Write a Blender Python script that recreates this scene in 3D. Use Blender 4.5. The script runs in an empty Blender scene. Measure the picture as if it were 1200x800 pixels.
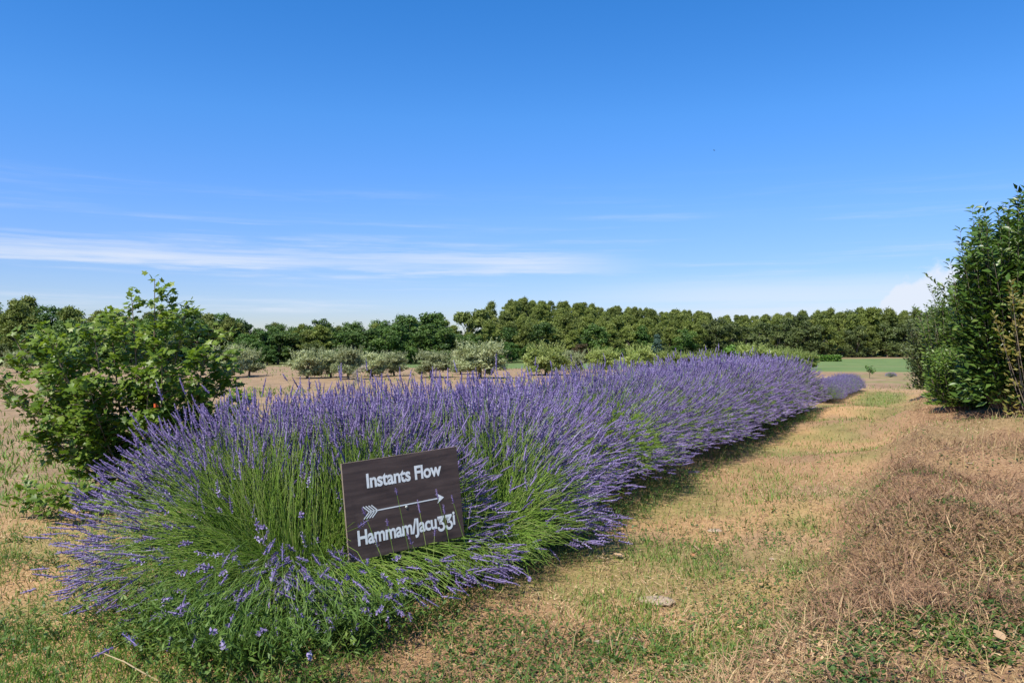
import bpy, math, random
import numpy as np
from math import radians as rad

# ------------------------------------------------------------------ camera, sky, sun, exposure
scene = bpy.context.scene
COL = scene.collection
EYE = 1.5            # eye height in metres
F = 919.0            # focal length in pixels of a 1200 px wide picture
HOR = 405.0          # row of the horizon
cam_d = bpy.data.cameras.new('camera')
cam_d.sensor_width = 36.0
cam_d.lens = F / 1200.0 * 36.0
cam_d.clip_start = 0.05
cam_d.clip_end = 3000.0
cam = bpy.data.objects.new('camera', cam_d)
cam.location = (0, 0, EYE)
cam.rotation_euler = (rad(90) + math.atan((HOR - 400.0) / F), 0, 0)
COL.objects.link(cam)
scene.camera = cam

SUN_EL, SUN_AZ = 56.0, 218.0      # azimuth clockwise from +Y: behind the viewer's left shoulder
se, sa = rad(SUN_EL), rad(SUN_AZ)
SUN = np.array([math.cos(se) * math.sin(sa), math.cos(se) * math.cos(sa), math.sin(se)])
sun_d = bpy.data.lights.new('sun', 'SUN')
sun_d.energy = 4.8
sun_d.angle = rad(0.5)
sun_d.color = (1.0, 0.945, 0.86)
sun_o = bpy.data.objects.new('sun', sun_d)
from mathutils import Vector
sun_o.rotation_euler = Vector((-SUN[0], -SUN[1], -SUN[2])).to_track_quat('-Z', 'Y').to_euler()
COL.objects.link(sun_o)

world = bpy.data.worlds.new('World')
scene.world = world
world.use_nodes = True
wn, wl = world.node_tree.nodes, world.node_tree.links
wn.clear()


def wmath(op, a, b=None, c=None):
    n = wn.new('ShaderNodeMath')
    n.operation = op
    for i, v in enumerate((a, b, c)):
        if v is None:
            continue
        if isinstance(v, (int, float)):
            n.inputs[i].default_value = v
        else:
            wl.new(v, n.inputs[i])
    return n.outputs[0]


def wrange(v, a, b, c=0.0, d=1.0):
    n = wn.new('ShaderNodeMapRange')
    n.interpolation_type = 'SMOOTHSTEP'
    wl.new(v, n.inputs[0])
    for i, q in enumerate((a, b, c, d)):
        n.inputs[i + 1].default_value = q
    return n.outputs[0]


sky = wn.new('ShaderNodeTexSky')
sky.sky_type = 'NISHITA'
sky.sun_disc = False
sky.sun_elevation = se
sky.sun_rotation = sa
sky.altitude = 200
sky.air_density = 1.0
sky.dust_density = 0.0
sky.ozone_density = 3.0
hs = wn.new('ShaderNodeHueSaturation')
hs.inputs['Hue'].default_value = 0.503
hs.inputs['Saturation'].default_value = 1.37
hs.inputs['Value'].default_value = 1.0
wl.new(sky.outputs[0], hs.inputs['Color'])
# thin cirrus and one cumulus bank, laid out by compass bearing and height above the horizon (degrees)
tc = wn.new('ShaderNodeTexCoord')
sp = wn.new('ShaderNodeSeparateXYZ')
wl.new(tc.outputs['Generated'], sp.inputs[0])
azd = wmath('MULTIPLY', wmath('ARCTAN2', sp.outputs[0], sp.outputs[1]), 180 / math.pi)
eld = wmath('MULTIPLY', wmath('ARCSINE', sp.outputs[2]), 180 / math.pi)


def wnoise(sx, sy, scale, detail, ox=0.0, rough=0.55):
    cb = wn.new('ShaderNodeCombineXYZ')
    wl.new(wmath('MULTIPLY_ADD', azd, sx, ox), cb.inputs[0])
    wl.new(wmath('MULTIPLY', eld, sy), cb.inputs[1])
    nz = wn.new('ShaderNodeTexNoise')
    nz.inputs['Scale'].default_value = scale
    nz.inputs['Detail'].default_value = detail
    nz.inputs['Roughness'].default_value = rough
    wl.new(cb.outputs[0], nz.inputs['Vector'])
    return nz.outputs[0]


wob = wnoise(0.03, 0.03, 1.0, 2, 3.1)
streak = wnoise(0.035, 0.9, 1.0, 6, 7.7, 0.6)
fine = wnoise(0.12, 1.6, 1.0, 7, 1.3, 0.65)
# long thin band: sinks a little to the east, edges frayed
elb = wmath('ADD', wmath('MULTIPLY_ADD', azd, 0.004, eld), wmath('MULTIPLY', wmath('SUBTRACT', wob, 0.5), 0.9))
elb = wmath('ADD', elb, wmath('MULTIPLY', wmath('SUBTRACT', fine, 0.5), 1.7))
band = wmath('MULTIPLY', wrange(elb, 4.9, 5.5), wrange(elb, 6.9, 6.1))
band = wmath('MULTIPLY', band, wrange(azd, 12.0, 0.0))
band = wmath('MULTIPLY', band, wrange(streak, 0.20, 0.62))
band = wmath('MULTIPLY', band, wrange(fine, 0.15, 0.60, .45, 1.0))
cir = wmath('MULTIPLY', wmath('MULTIPLY', wrange(eld, 0.0, 3.0), wrange(eld, 13.0, 4.0)), wrange(streak, 0.46, 0.70))
cir = wmath('MULTIPLY', cir, wrange(fine, 0.3, 0.7))
# low haze of cloud toward the east, and the cumulus bank there
low = wmath('MULTIPLY', wrange(azd, 0.0, 18.0), wmath('MULTIPLY', wrange(eld, 5.4, 3.6), wrange(streak, 0.30, 0.58)))
puff = wnoise(0.30, 0.34, 1.0, 6, 11.0, 0.58)
dcu = wmath('SUBTRACT', wmath('MULTIPLY', wrange(azd, 22.5, 27.0), 5.1), eld)
dcu = wmath('ADD', dcu, wmath('MULTIPLY', wmath('SUBTRACT', puff, 0.5), 5.2))
cum = wmath('MULTIPLY', wrange(dcu, 0.0, 0.9), wrange(azd, 75.0, 40.0))
cl = wmath('MAXIMUM', wmath('MULTIPLY', band, 0.78), wmath('MULTIPLY', cir, 0.60))
cl = wmath('MAXIMUM', cl, wmath('MULTIPLY', low, 0.45))
cl = wmath('MAXIMUM', cl, wmath('MULTIPLY', cum, 0.95))
gr = wn.new('ShaderNodeValToRGB')
gel = gr.color_ramp.elements
while len(gel) < 5:
    gel.new(.5)
for i_, (p_, c_) in enumerate(((0.0, (.40, .415, .60)), (5.5 / 30, (.60, .585, .76)), (9 / 30, (.79, .72, .90)), (16 / 30, (.97, .90, 1.0)), (1.0, (.96, .92, 1.0)))):
    gel[i_].position = p_
    gel[i_].color = (*c_, 1)
wl.new(wmath('DIVIDE', eld, 30.0), gr.inputs[0])
gm = wn.new('ShaderNodeMix')
gm.data_type = 'RGBA'
gm.blend_type = 'MULTIPLY'
gm.inputs[0].default_value = 1.0
wl.new(hs.outputs[0], gm.inputs[6])
wl.new(gr.outputs[0], gm.inputs[7])
mx = wn.new('ShaderNodeMix')
mx.data_type = 'RGBA'
wl.new(cl, mx.inputs[0])
wl.new(gm.outputs[2], mx.inputs[6])
mx.inputs[7].default_value = (4.1, 4.45, 5.1, 1)
bg = wn.new('ShaderNodeBackground')
bg.inputs[1].default_value = 0.125
wl.new(mx.outputs[2], bg.inputs[0])
wo = wn.new('ShaderNodeOutputWorld')
wl.new(bg.outputs[0], wo.inputs[0])

scene.view_settings.view_transform = 'Standard'
scene.view_settings.look = 'None'
scene.view_settings.exposure = 0.62
scene.view_settings.gamma = 1.0
scene.view_settings.use_curve_mapping = False

# ------------------------------------------------------------------ helpers
RNG = np.random.default_rng(7)


def U(a, b, n=None):
    return RNG.uniform(a, b, n)


def sstep(a, b, v):
    q = np.clip((np.asarray(v, float) - a) / (b - a), 0, 1)
    return q * q * (3 - 2 * q)


def hash2(i, j, seed):
    v = np.sin(i * 127.1 + j * 311.7 + seed * 74.7) * 43758.5453
    return v - np.floor(v)


def vnoise(x, y, seed=0):
    x = np.asarray(x, float)
    y = np.asarray(y, float)
    i, j = np.floor(x), np.floor(y)
    fx, fy = x - i, y - j
    fx, fy = fx * fx * (3 - 2 * fx), fy * fy * (3 - 2 * fy)
    a, b = hash2(i, j, seed), hash2(i + 1, j, seed)
    c, d = hash2(i, j + 1, seed), hash2(i + 1, j + 1, seed)
    return (a + (b - a) * fx) * (1 - fy) + (c + (d - c) * fx) * fy


def fbm(x, y, seed=0, octv=4):
    s, a, tot = 0.0, 1.0, 0.0
    for k in range(octv):
        s = s + a * vnoise(x * 2 ** k + 17.3 * k, y * 2 ** k - 9.1 * k, seed + k)
        tot += a
        a *= 0.5
    return s / tot


# directions along (t) and across (n) the lavender row
TA = rad(29.2)
TX, TY = math.sin(TA), math.cos(TA)
NX, NY = math.cos(TA), -math.sin(TA)


def nt(x, y):
    return NX * x + NY * y, TX * x + TY * y


def xy(n, t):
    return NX * n + TX * t, NY * n + TY * t


S_K = np.array([-1.2, -0.65, -0.4, -0.2, 0.0, 0.15, 0.30, 0.45, 0.6, 1.2])
TREE_Y = np.array([95., 112., 118., 124., 138., 160., 182., 205., 212., 230.])
HILL_A = np.array([4., 4., 2.5, 0.5, 9.0, 8.5, 7.0, 5.0, 5.0, 5.0])


def ground(x, y):
    x = np.asarray(x, float)
    y = np.asarray(y, float)
    n, t = nt(x, y)
    z = -1.5 * sstep(40, 130, y)
    fade = 1 - sstep(24, 36, t)
    lump = fbm(x * 1.1, y * 1.1, 3, 3)
    lump2 = fbm(x * 3.1, y * 3.1, 9, 3)
    nb_ = n + 0.5 * (fbm(x * .45, y * .45, 5, 2) - .5)
    bk = (.52 * sstep(-0.95, -0.30, nb_) + .48 * sstep(-0.5, 1.4, nb_)) * fade
    near = np.exp(-((t - 6.0) / 9.0) ** 2)
    z = z + 0.56 * bk + bk * (0.46 * (lump - .5) + 0.16 * (lump2 - .5))
    for (hx, hy, hr, hh) in ((2.35, 4.7, .55, .16), (3.1, 5.9, .7, .22), (2.75, 7.0, .5, .12), (4.1, 7.4, .75, .20), (4.7, 9.6, .9, .22), (6.1, 11.0, .8, .15), (6.0, 13.6, 1.1, .22), (7.6, 16.8, 1.2, .2)):
        z = z + hh * np.exp(-((x - hx) ** 2 + (y - hy) ** 2) / hr ** 2)
    flat = (1 - sstep(14, 30, np.hypot(x, y)))
    z = z + flat * (1 - bk) * (0.05 * (lump - .5) + 0.03 * (lump2 - .5))
    # soil slightly raised along the planted row
    z = z + 0.05 * np.exp(-((n + 3.4) / 0.9) ** 2) * sstep(1.8, 3.0, t) * (1 - sstep(28, 31, t))
    s = x / np.maximum(y, 1.0)
    ty = np.interp(s, S_K, TREE_Y)
    ha = np.interp(s, S_K, HILL_A)
    z = z + np.where(y > 60, ha * sstep(8, 110, y - ty), 0.0)
    return z


class Geo:
    """collects triangles; build() links them as ONE mesh object"""

    def __init__(self):
        self.v, self.f, self.r, self.m, self.nv = [], [], [], [], 0

    def add(self, v, f, r=None, m=0):
        v = np.asarray(v, float).reshape(-1, 3)
        f = np.asarray(f, np.int64).reshape(-1, 3)
        if r is None:
            r = np.full(len(v), 0.5)
        self.v.append(v)
        self.f.append(f + self.nv)
        self.r.append(np.broadcast_to(np.asarray(r, float), (len(v),)))
        self.m.append(np.full(len(f), m, np.int32))
        self.nv += len(v)
        return self

    def mesh(self, name, mats, smooth=False):
        v = np.concatenate(self.v)
        f = np.concatenate(self.f)
        me = bpy.data.meshes.new(name)
        me.vertices.add(len(v))
        me.vertices.foreach_set('co', v.astype(np.float32).ravel())
        me.loops.add(len(f) * 3)
        me.loops.foreach_set('vertex_index', f.astype(np.int32).ravel())
        me.polygons.add(len(f))
        me.polygons.foreach_set('loop_start', np.arange(0, len(f) * 3, 3, dtype=np.int32))
        for q in (mats if isinstance(mats, (list, tuple)) else [mats]):
            me.materials.append(q)
        me.polygons.foreach_set('material_index', np.concatenate(self.m))
        if smooth:
            me.polygons.foreach_set('use_smooth', np.ones(len(f), bool))
        a = me.attributes.new('rnd', 'FLOAT', 'POINT')
        a.data.foreach_set('value', np.concatenate(self.r).astype(np.float32))
        me.update(calc_edges=True)
        return me

    def build(self, name, mats, parent=None, smooth=False):
        return link(name, self.mesh(name, mats, smooth), parent)


def link(name, data, parent=None, loc=None):
    o = bpy.data.objects.new(name, data)
    COL.objects.link(o)
    if parent is not None:
        o.parent = parent
    if loc is not None:
        o.location = loc
    return o


def tag(o, label=None, cat=None, group=None, kind=None):
    if label:
        o['label'] = label
    if cat:
        o['category'] = cat
    if group:
        o['group'] = group
    if kind:
        o['kind'] = kind
    return o


def thing(name, loc, label, cat, group=None, rz=0.0):
    o = link(name, None, None, loc)
    o.empty_display_size = 0.1
    o.rotation_euler = (0, 0, rz)
    return tag(o, label, cat, group)


def copy_tree(o, parent=None):
    c = o.copy()
    COL.objects.link(c)
    c.parent = parent
    for ch in o.children:
        copy_tree(ch, c)
    return c


def norm(a):
    return a / np.maximum(np.linalg.norm(a, axis=-1, keepdims=True), 1e-9)


def frames(yd, up):
    """rotation matrices with columns x, y=yd, z close to up"""
    yd = norm(np.asarray(yd, float))
    x = np.cross(yd, up)
    bad = np.linalg.norm(x, axis=-1) < 1e-4
    x[bad] = np.cross(yd[bad], np.array([1.0, 0.1, 0.0]))
    x = norm(x)
    z = np.cross(x, yd)
    return np.stack([x, yd, z], axis=-1)


def rdirs(n):
    v = RNG.normal(size=(n, 3))
    return norm(v)


def inst(tv, tf, pos, rot, scale, rnd):
    """template (tv, tf) placed N times"""
    tv = np.asarray(tv, float)
    tf = np.asarray(tf, np.int64)
    N = len(pos)
    scale = np.asarray(scale, float)
    if scale.ndim == 1:
        scale = scale[:, None]
    loc = tv[None, :, :] * scale[:, None, :]
    v = np.einsum('nij,nkj->nki', rot, loc) + np.asarray(pos)[:, None, :]
    f = tf[None, :, :] + (np.arange(N) * len(tv))[:, None, None]
    r = np.repeat(np.asarray(rnd, float), len(tv))
    return v.reshape(-1, 3), f.reshape(-1, 3), r


def tubes(P, R, sides=3, rnd=None):
    """P (N,S,3) centre lines, R (N,S) radii"""
    P = np.asarray(P, float)
    N, S, _ = P.shape
    R = np.broadcast_to(np.asarray(R, float), (N, S))
    tg = np.gradient(P, axis=1)
    tg = norm(tg)
    ref = np.where(np.abs(tg[:, :1, 2:3]) > 0.8, np.array([1.0, 0.2, 0.0]), np.array([0.0, 0.1, 1.0]))
    a = norm(np.cross(tg, np.broadcast_to(ref, tg.shape)))
    b = np.cross(tg, a)
    an = np.arange(sides) * 2 * math.pi / sides
    ring = a[:, :, None, :] * np.cos(an)[None, None, :, None] + b[:, :, None, :] * np.sin(an)[None, None, :, None]
    v = P[:, :, None, :] + ring * R[:, :, None, None]
    base = (np.arange(N) * S * sides)[:, None, None]
    i = np.arange(S - 1)[None, :, None]
    k = np.arange(sides)[None, None, :]
    k2 = (k + 1) % sides
    q0, q1, q2, q3 = base + i * sides + k, base + i * sides + k2, base + (i + 1) * sides + k2, base + (i + 1) * sides + k
    f = np.concatenate([np.stack([q0, q1, q2], -1).reshape(-1, 3), np.stack([q0, q2, q3], -1).reshape(-1, 3)])
    if rnd is None:
        rnd = np.full(N, 0.5)
    return v.reshape(-1, 3), f, np.repeat(np.asarray(rnd, float), S * sides)


# leaf templates: y runs from the stalk to the tip, z is up
LEAF = (np.array([(0, 0, 0), (-.5, .42, .10), (0, .45, 0), (.5, .42, .10), (0, 1, -.06)]),
        [(0, 2, 1), (0, 3, 2), (1, 2, 4), (2, 3, 4)])
DIAMOND = (np.array([(0, 0, 0), (-.5, .45, 0.05), (.5, .45, 0.05), (0, 1, 0)]), [(0, 2, 1), (1, 2, 3)])
BLADE = (np.array([(-.5, 0, 0), (.5, 0, 0), (-.42, .55, .16), (.42, .55, .16), (0, 1, .02)]),
         [(0, 1, 3), (0, 3, 2), (2, 3, 4)])
_o = [(0, 0), (.50, .06), (.36, .30), (.62, .54), (.24, .62), (0, 1.0), (-.24, .62), (-.62, .54), (-.36, .30), (-.50, .06)]
MAPLE = (np.array([(0, .38, .05)] + [(a, b, -.10 * abs(a)) for a, b in _o]),
         [(0, i + 1, (i + 1) % len(_o) + 1) for i in range(len(_o))])


# ------------------------------------------------------------------ materials
def new_mat(name):
    m = bpy.data.materials.new(name)
    m.use_nodes = True
    nt_ = m.node_tree
    nt_.nodes.clear()
    return m, nt_.nodes, nt_.links


def ramp(nodes, cols):
    r = nodes.new('ShaderNodeValToRGB')
    el = r.color_ramp.elements
    while len(el) < len(cols):
        el.new(0.5)
    for i, c in enumerate(cols):
        p, c = (c if len(c) == 2 else (i / max(1, len(cols) - 1), c))
        el[i].position = p
        el[i].color = (*c, 1)
    return r


def plant_mat(name, cols, trans=0.3, rough=0.55, tint=(1.1, 1.15, 0.55), spec=0.35):
    """colour by the rnd attribute of each leaf, with some light let through"""
    m, n, l = new_mat(name)
    at = n.new('ShaderNodeAttribute')
    at.attribute_name = 'rnd'
    rp = ramp(n, cols)
    l.new(at.outputs['Fac'], rp.inputs[0])
    oi = n.new('ShaderNodeObjectInfo')
    hv = n.new('ShaderNodeHueSaturation')
    mr = n.new('ShaderNodeMapRange')
    mr.inputs[3].default_value = 0.80
    mr.inputs[4].default_value = 1.22
    l.new(oi.outputs['Random'], mr.inputs[0])
    l.new(mr.outputs[0], hv.inputs['Value'])
    l.new(rp.outputs[0], hv.inputs['Color'])
    pb = n.new('ShaderNodeBsdfPrincipled')
    pb.inputs['Roughness'].default_value = rough
    pb.inputs['Specular IOR Level'].default_value = spec
    l.new(hv.outputs[0], pb.inputs['Base Color'])
    out = n.new('ShaderNodeOutputMaterial')
    if trans > 0:
        tr = n.new('ShaderNodeBsdfTranslucent')
        mm = n.new('ShaderNodeMix')
        mm.data_type = 'RGBA'
        mm.blend_type = 'MULTIPLY'
        mm.inputs[0].default_value = 1.0
        l.new(hv.outputs[0], mm.inputs[6])
        mm.inputs[7].default_value = (*tint, 1)
        l.new(mm.outputs[2], tr.inputs[0])
        ms = n.new('ShaderNodeMixShader')
        ms.inputs[0].default_value = trans
        l.new(pb.outputs[0], ms.inputs[1])
        l.new(tr.outputs[0], ms.inputs[2])
        l.new(ms.outputs[0], out.inputs[0])
    else:
        l.new(pb.outputs[0], out.inputs[0])
    return m


def bark_mat(name, c1, c2, scale=9.0):
    m, n, l = new_mat(name)
    tcn = n.new('ShaderNodeTexCoord')
    mp = n.new('ShaderNodeMapping')
    mp.inputs['Scale'].default_value = (1, 1, 0.25)
    l.new(tcn.outputs['Object'], mp.inputs[0])
    nz = n.new('ShaderNodeTexNoise')
    nz.inputs['Scale'].default_value = scale
    nz.inputs['Detail'].default_value = 6
    l.new(mp.outputs[0], nz.inputs['Vector'])
    rp = ramp(n, [(0.3, c1), (0.7, c2)])
    l.new(nz.outputs[0], rp.inputs[0])
    pb = n.new('ShaderNodeBsdfPrincipled')
    pb.inputs['Roughness'].default_value = 0.9
    l.new(rp.outputs[0], pb.inputs['Base Color'])
    bp = n.new('ShaderNodeBump')
    bp.inputs['Strength'].default_value = 0.6
    bp.inputs['Distance'].default_value = 0.02
    l.new(nz.outputs[0], bp.inputs['Height'])
    l.new(bp.outputs[0], pb.inputs['Normal'])
    out = n.new('ShaderNodeOutputMaterial')
    l.new(pb.outputs[0], out.inputs[0])
    return m


M = {}
M['lav_flower'] = plant_mat('lavender flower', [(.155, .12, .245), (.27, .215, .40), (.345, .285, .48), (.39, .345, .49)], .18, .7, (1.1, .9, 1.3), .2)
M['lav_stem'] = plant_mat('lavender stem', [(.11, .21, .022), (.185, .325, .032), (.26, .40, .06), (.33, .38, .12)], .15, .6)
M['lav_leaf'] = plant_mat('lavender leaf', [(.06, .12, .018), (.11, .20, .03), (.16, .25, .06)], .25, .6)
M['grass'] = plant_mat('grass blade', [(.06, .125, .016), (.11, .20, .026), (.18, .25, .045), (.28, .27, .085)], .3, .55)
M['clover'] = plant_mat('clover leaf', [(.05, .105, .018), (.09, .165, .028), (.14, .205, .045)], .28, .5)
M['weed'] = plant_mat('weed leaf', [(.06, .12, .018), (.12, .205, .03), (.19, .26, .05)], .32, .5)
M['straw'] = plant_mat('straw', [(.23, .12, .06), (.38, .23, .11), (.53, .37, .18), (.66, .52, .30)], .12, .7, (1, 1, .8))
M['drygrass'] = plant_mat('dry standing grass', [(.34, .22, .09), (.50, .36, .16), (.60, .47, .25)], .25, .6, (1, 1, .7))
M['brush'] = plant_mat('dead brush', [(.08, .044, .027), (.18, .098, .053), (.32, .185, .095), (.52, .36, .19)], .05, .85, (1, 1, 1))
M['maple'] = plant_mat('field maple leaf', [(.08, .15, .016), (.145, .235, .027), (.215, .305, .04), (.30, .38, .07)], .40, .42)
M['laurel'] = plant_mat('laurel leaf', [(.035, .078, .015), (.07, .135, .022), (.11, .185, .035), (.18, .235, .065)], .22, .36)
M['privet'] = plant_mat('privet leaf', [(.055, .10, .015), (.10, .165, .024), (.16, .225, .04)], .28, .45)
M['yellow'] = plant_mat('yellowing leaf', [(.08, .11, .02), (.17, .165, .035), (.27, .21, .06), (.13, .16, .04)], .3, .5)
M['oak'] = plant_mat('oak leaf', [(.038, .080, .014), (.070, .128, .020), (.108, .17, .03)], .2, .55)
M['oakb'] = plant_mat('bright oak leaf', [(.035, .085, .013), (.062, .13, .019), (.095, .165, .028)], .2, .55)
M['pine'] = plant_mat('pine needle', [(.080, .110, .020), (.14, .175, .030), (.20, .23, .045)], .22, .6)
M['holm'] = plant_mat('holm oak leaf', [(.055, .078, .019), (.09, .118, .029), (.135, .165, .045)], .2, .55)
M['blue'] = plant_mat('blue conifer needle', [(.028, .055, .035), (.05, .09, .06), (.08, .13, .09)], .12, .6)
M['rust'] = plant_mat('browned leaf', [(.07, .045, .02), (.11, .07, .03), (.09, .09, .03)], .2, .6)
M['olive'] = plant_mat('olive leaf', [(.19, .225, .10), (.31, .345, .165), (.43, .45, .245)], .34, .5, (1, 1.05, .7))
M['olivey'] = plant_mat('young olive leaf', [(.18, .23, .055), (.29, .35, .09), (.39, .43, .15)], .36, .5, (1, 1.05, .6))
M['vine'] = plant_mat('vine leaf', [(.07, .15, .02), (.12, .23, .03), (.17, .29, .04)], .3, .5)
M['bark'] = bark_mat('grey brown bark', (.09, .065, .045), (.22, .17, .12))
M['pinebark'] = bark_mat('pine bark', (.10, .07, .05), (.26, .20, .16), 3.0)
M['twig'] = bark_mat('shrub twig', (.13, .09, .06), (.27, .20, .13), 20.0)
M['plume'] = plant_mat('pale plume', [(.55, .47, .30), (.66, .58, .42), (.72, .66, .52)], .3, .7, (1, 1, .9))
M['deadleaf'] = plant_mat('dead leaf', [(.34, .16, .07), (.50, .28, .12), (.60, .42, .24)], .2, .6, (1, .9, .6))


def ground_mat():
    """soil, path litter and fields; broad zones come from the vertex attributes soil / green / dry / crop"""
    m, n, l = new_mat('ground')
    geo = n.new('ShaderNodeNewGeometry')

    def noise(scale, det, rough=.6):
        z = n.new('ShaderNodeTexNoise')
        z.inputs['Scale'].default_value = scale
        z.inputs['Detail'].default_value = det
        z.inputs['Roughness'].default_value = rough
        l.new(geo.outputs['Position'], z.inputs['Vector'])
        return z.outputs[0]

    def attr(a):
        q = n.new('ShaderNodeAttribute')
        q.attribute_name = a
        return q.outputs['Fac']

    def mix(f, a, b):
        q = n.new('ShaderNodeMix')
        q.data_type = 'RGBA'
        l.new(f, q.inputs[0])
        l.new(a, q.inputs[6])
        l.new(b, q.inputs[7])
        return q.outputs[2]

    n1, n2, n3 = noise(2.2, 6), noise(38, 6, .7), noise(0.35, 5)
    soil = ramp(n, [(.25, (.23, .135, .065)), (.5, (.40, .24, .11)), (.75, (.56, .40, .21))])
    l.new(n2, soil.inputs[0])
    pale = ramp(n, [(.25, (.21, .145, .08)), (.5, (.30, .205, .12)), (.78, (.385, .275, .17))])
    l.new(n1, pale.inputs[0])
    dry = ramp(n, [(.25, (.13, .072, .042)), (.5, (.23, .135, .075)), (.75, (.36, .235, .13))])
    l.new(n2, dry.inputs[0])
    green = ramp(n, [(.3, (.10, .125, .03)), (.55, (.17, .19, .05)), (.8, (.26, .25, .09))])
    l.new(n1, green.inputs[0])
    crop = ramp(n, [(.3, (.085, .135, .04)), (.5, (.12, .175, .055)), (.75, (.18, .215, .075))])
    l.new(n3, crop.inputs[0])
    blot = ramp(n, [(.35, (.72, .74, .70)), (.65, (1.12, 1.08, 1.05))])
    l.new(noise(.9, 8, .7), blot.inputs[0])
    pm = n.new('ShaderNodeMix')
    pm.data_type = 'RGBA'
    pm.blend_type = 'MULTIPLY'
    pm.inputs[0].default_value = 1.0
    l.new(pale.outputs[0], pm.inputs[6])
    l.new(blot.outputs[0], pm.inputs[7])
    c = mix(attr('soil'), soil.outputs[0], pm.outputs[2])
    c = mix(attr('dry'), c, dry.outputs[0])
    c = mix(attr('green'), c, green.outputs[0])
    c = mix(attr('crop'), c, crop.outputs[0])
    pb = n.new('ShaderNodeBsdfPrincipled')
    pb.inputs['Roughness'].default_value = .95
    pb.inputs['Specular IOR Level'].default_value = .15
    l.new(c, pb.inputs['Base Color'])
    bp = n.new('ShaderNodeBump')
    bp.inputs['Strength'].default_value = .7
    bp.inputs['Distance'].default_value = .02
    l.new(n2, bp.inputs['Height'])
    l.new(bp.outputs[0], pb.inputs['Normal'])
    out = n.new('ShaderNodeOutputMaterial')
    l.new(pb.outputs[0], out.inputs[0])
    return m


M['ground'] = ground_mat()

# ------------------------------------------------------------------ terrain, cut into ground, path and fields
NUM = 280
ub = np.linspace(-math.asinh(700 / 3.0), math.asinh(700 / 3.0), NUM)
gx = 3.0 * np.sinh(ub) + 0.6
vb = np.linspace(-math.asinh(30 / 3.5), math.asinh(760 / 3.5), NUM)
gy = 3.5 * np.sinh(vb) + 5.0
GX, GY = np.meshgrid(gx, gy, indexing='ij')
GZ = ground(GX, GY)


def zones(x, y):
    n, t = nt(x, y)
    wob_ = fbm(x * .35, y * .35, 21, 3) - .5
    nn = n + .8 * wob_
    path = sstep(-2.75, -2.45, nn) * (1 - sstep(-0.95, -0.45, nn)) * (1 - sstep(36, 40, t))
    bank = sstep(-0.95, -0.4, nn) * (1 - sstep(30, 38, t))
    left = 1 - sstep(-5.4, -4.6, nn + 0.10 * (t - 6))
    return n, t, path, bank, left


n_, t_, path_, bank_, left_ = zones(GX, GY)
s_ = GX / np.maximum(GY, 1)
w1 = fbm(GX * .9, GY * .9, 31, 4)
w2 = fbm(GX * .05, GY * .05, 33, 3)
soil_a = np.clip(left_ * sstep(6.0, 8.0, GY), 0, 1)
soil_a = np.maximum(soil_a, .6 * path_ * sstep(.52, .62, w1))
soil_a = np.maximum(soil_a, sstep(27, 32, t_) * (1 - sstep(36, 44, GY)))
dry_a = np.clip(.75 * bank_ + .45 * path_ * sstep(.40, .60, fbm(GX * .6, GY * .6, 37, 3)), 0, 1)
green_a = .55 * sstep(.50, .64, fbm(GX * .8, GY * .8, 41, 4)) * (1 - left_ * sstep(6, 8, GY)) * (1 - .6 * bank_)
mown = np.exp(-((n_ + 1.7) / 0.75) ** 2) * np.exp(-((t_ - 24.5) / 4.2) ** 2)
green_a = np.maximum(green_a, .9 * sstep(.3, .7, mown))
green_a = np.where(GY > 42, .0, green_a)
# the crop: a green field beyond the olives and the bank; grass margin in front of the trees
ty_ = np.interp(s_, S_K, TREE_Y)
edge = np.interp(s_, [-.7, -.25, -.15, 0.0, .3, .5, .9], [90, 84, 62, 56, 47, 44, 44])
crop_a = sstep(-1.5, 2.5, GY - edge) * (1 - sstep(-26, -14, GY - ty_) * sstep(.3, .42, s_))
crop_a = np.where(s_ < -.2, crop_a * .45, crop_a)
stripe = .8 * np.exp(-((GY - 92) / 6.0) ** 2) * sstep(.25, .4, s_)
dry_far = np.exp(-((GY - edge + 3.5) / 3.0) ** 2) + stripe + sstep(-30, -16, GY - ty_) * (1 - sstep(-2, 6, GY - ty_)) * sstep(.3, .42, s_)
crop_a = np.clip(crop_a - .9 * stripe, 0, 1)
soil_a = np.where(GY > 38, np.clip(soil_a + (1 - crop_a), 0, 1), soil_a)
dry_a = np.where(GY > 38, np.clip(dry_far * .35, 0, 1), dry_a)
wood = sstep(-3, 3, GY - ty_)
green_a = np.maximum(green_a, wood * .9)

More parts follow.
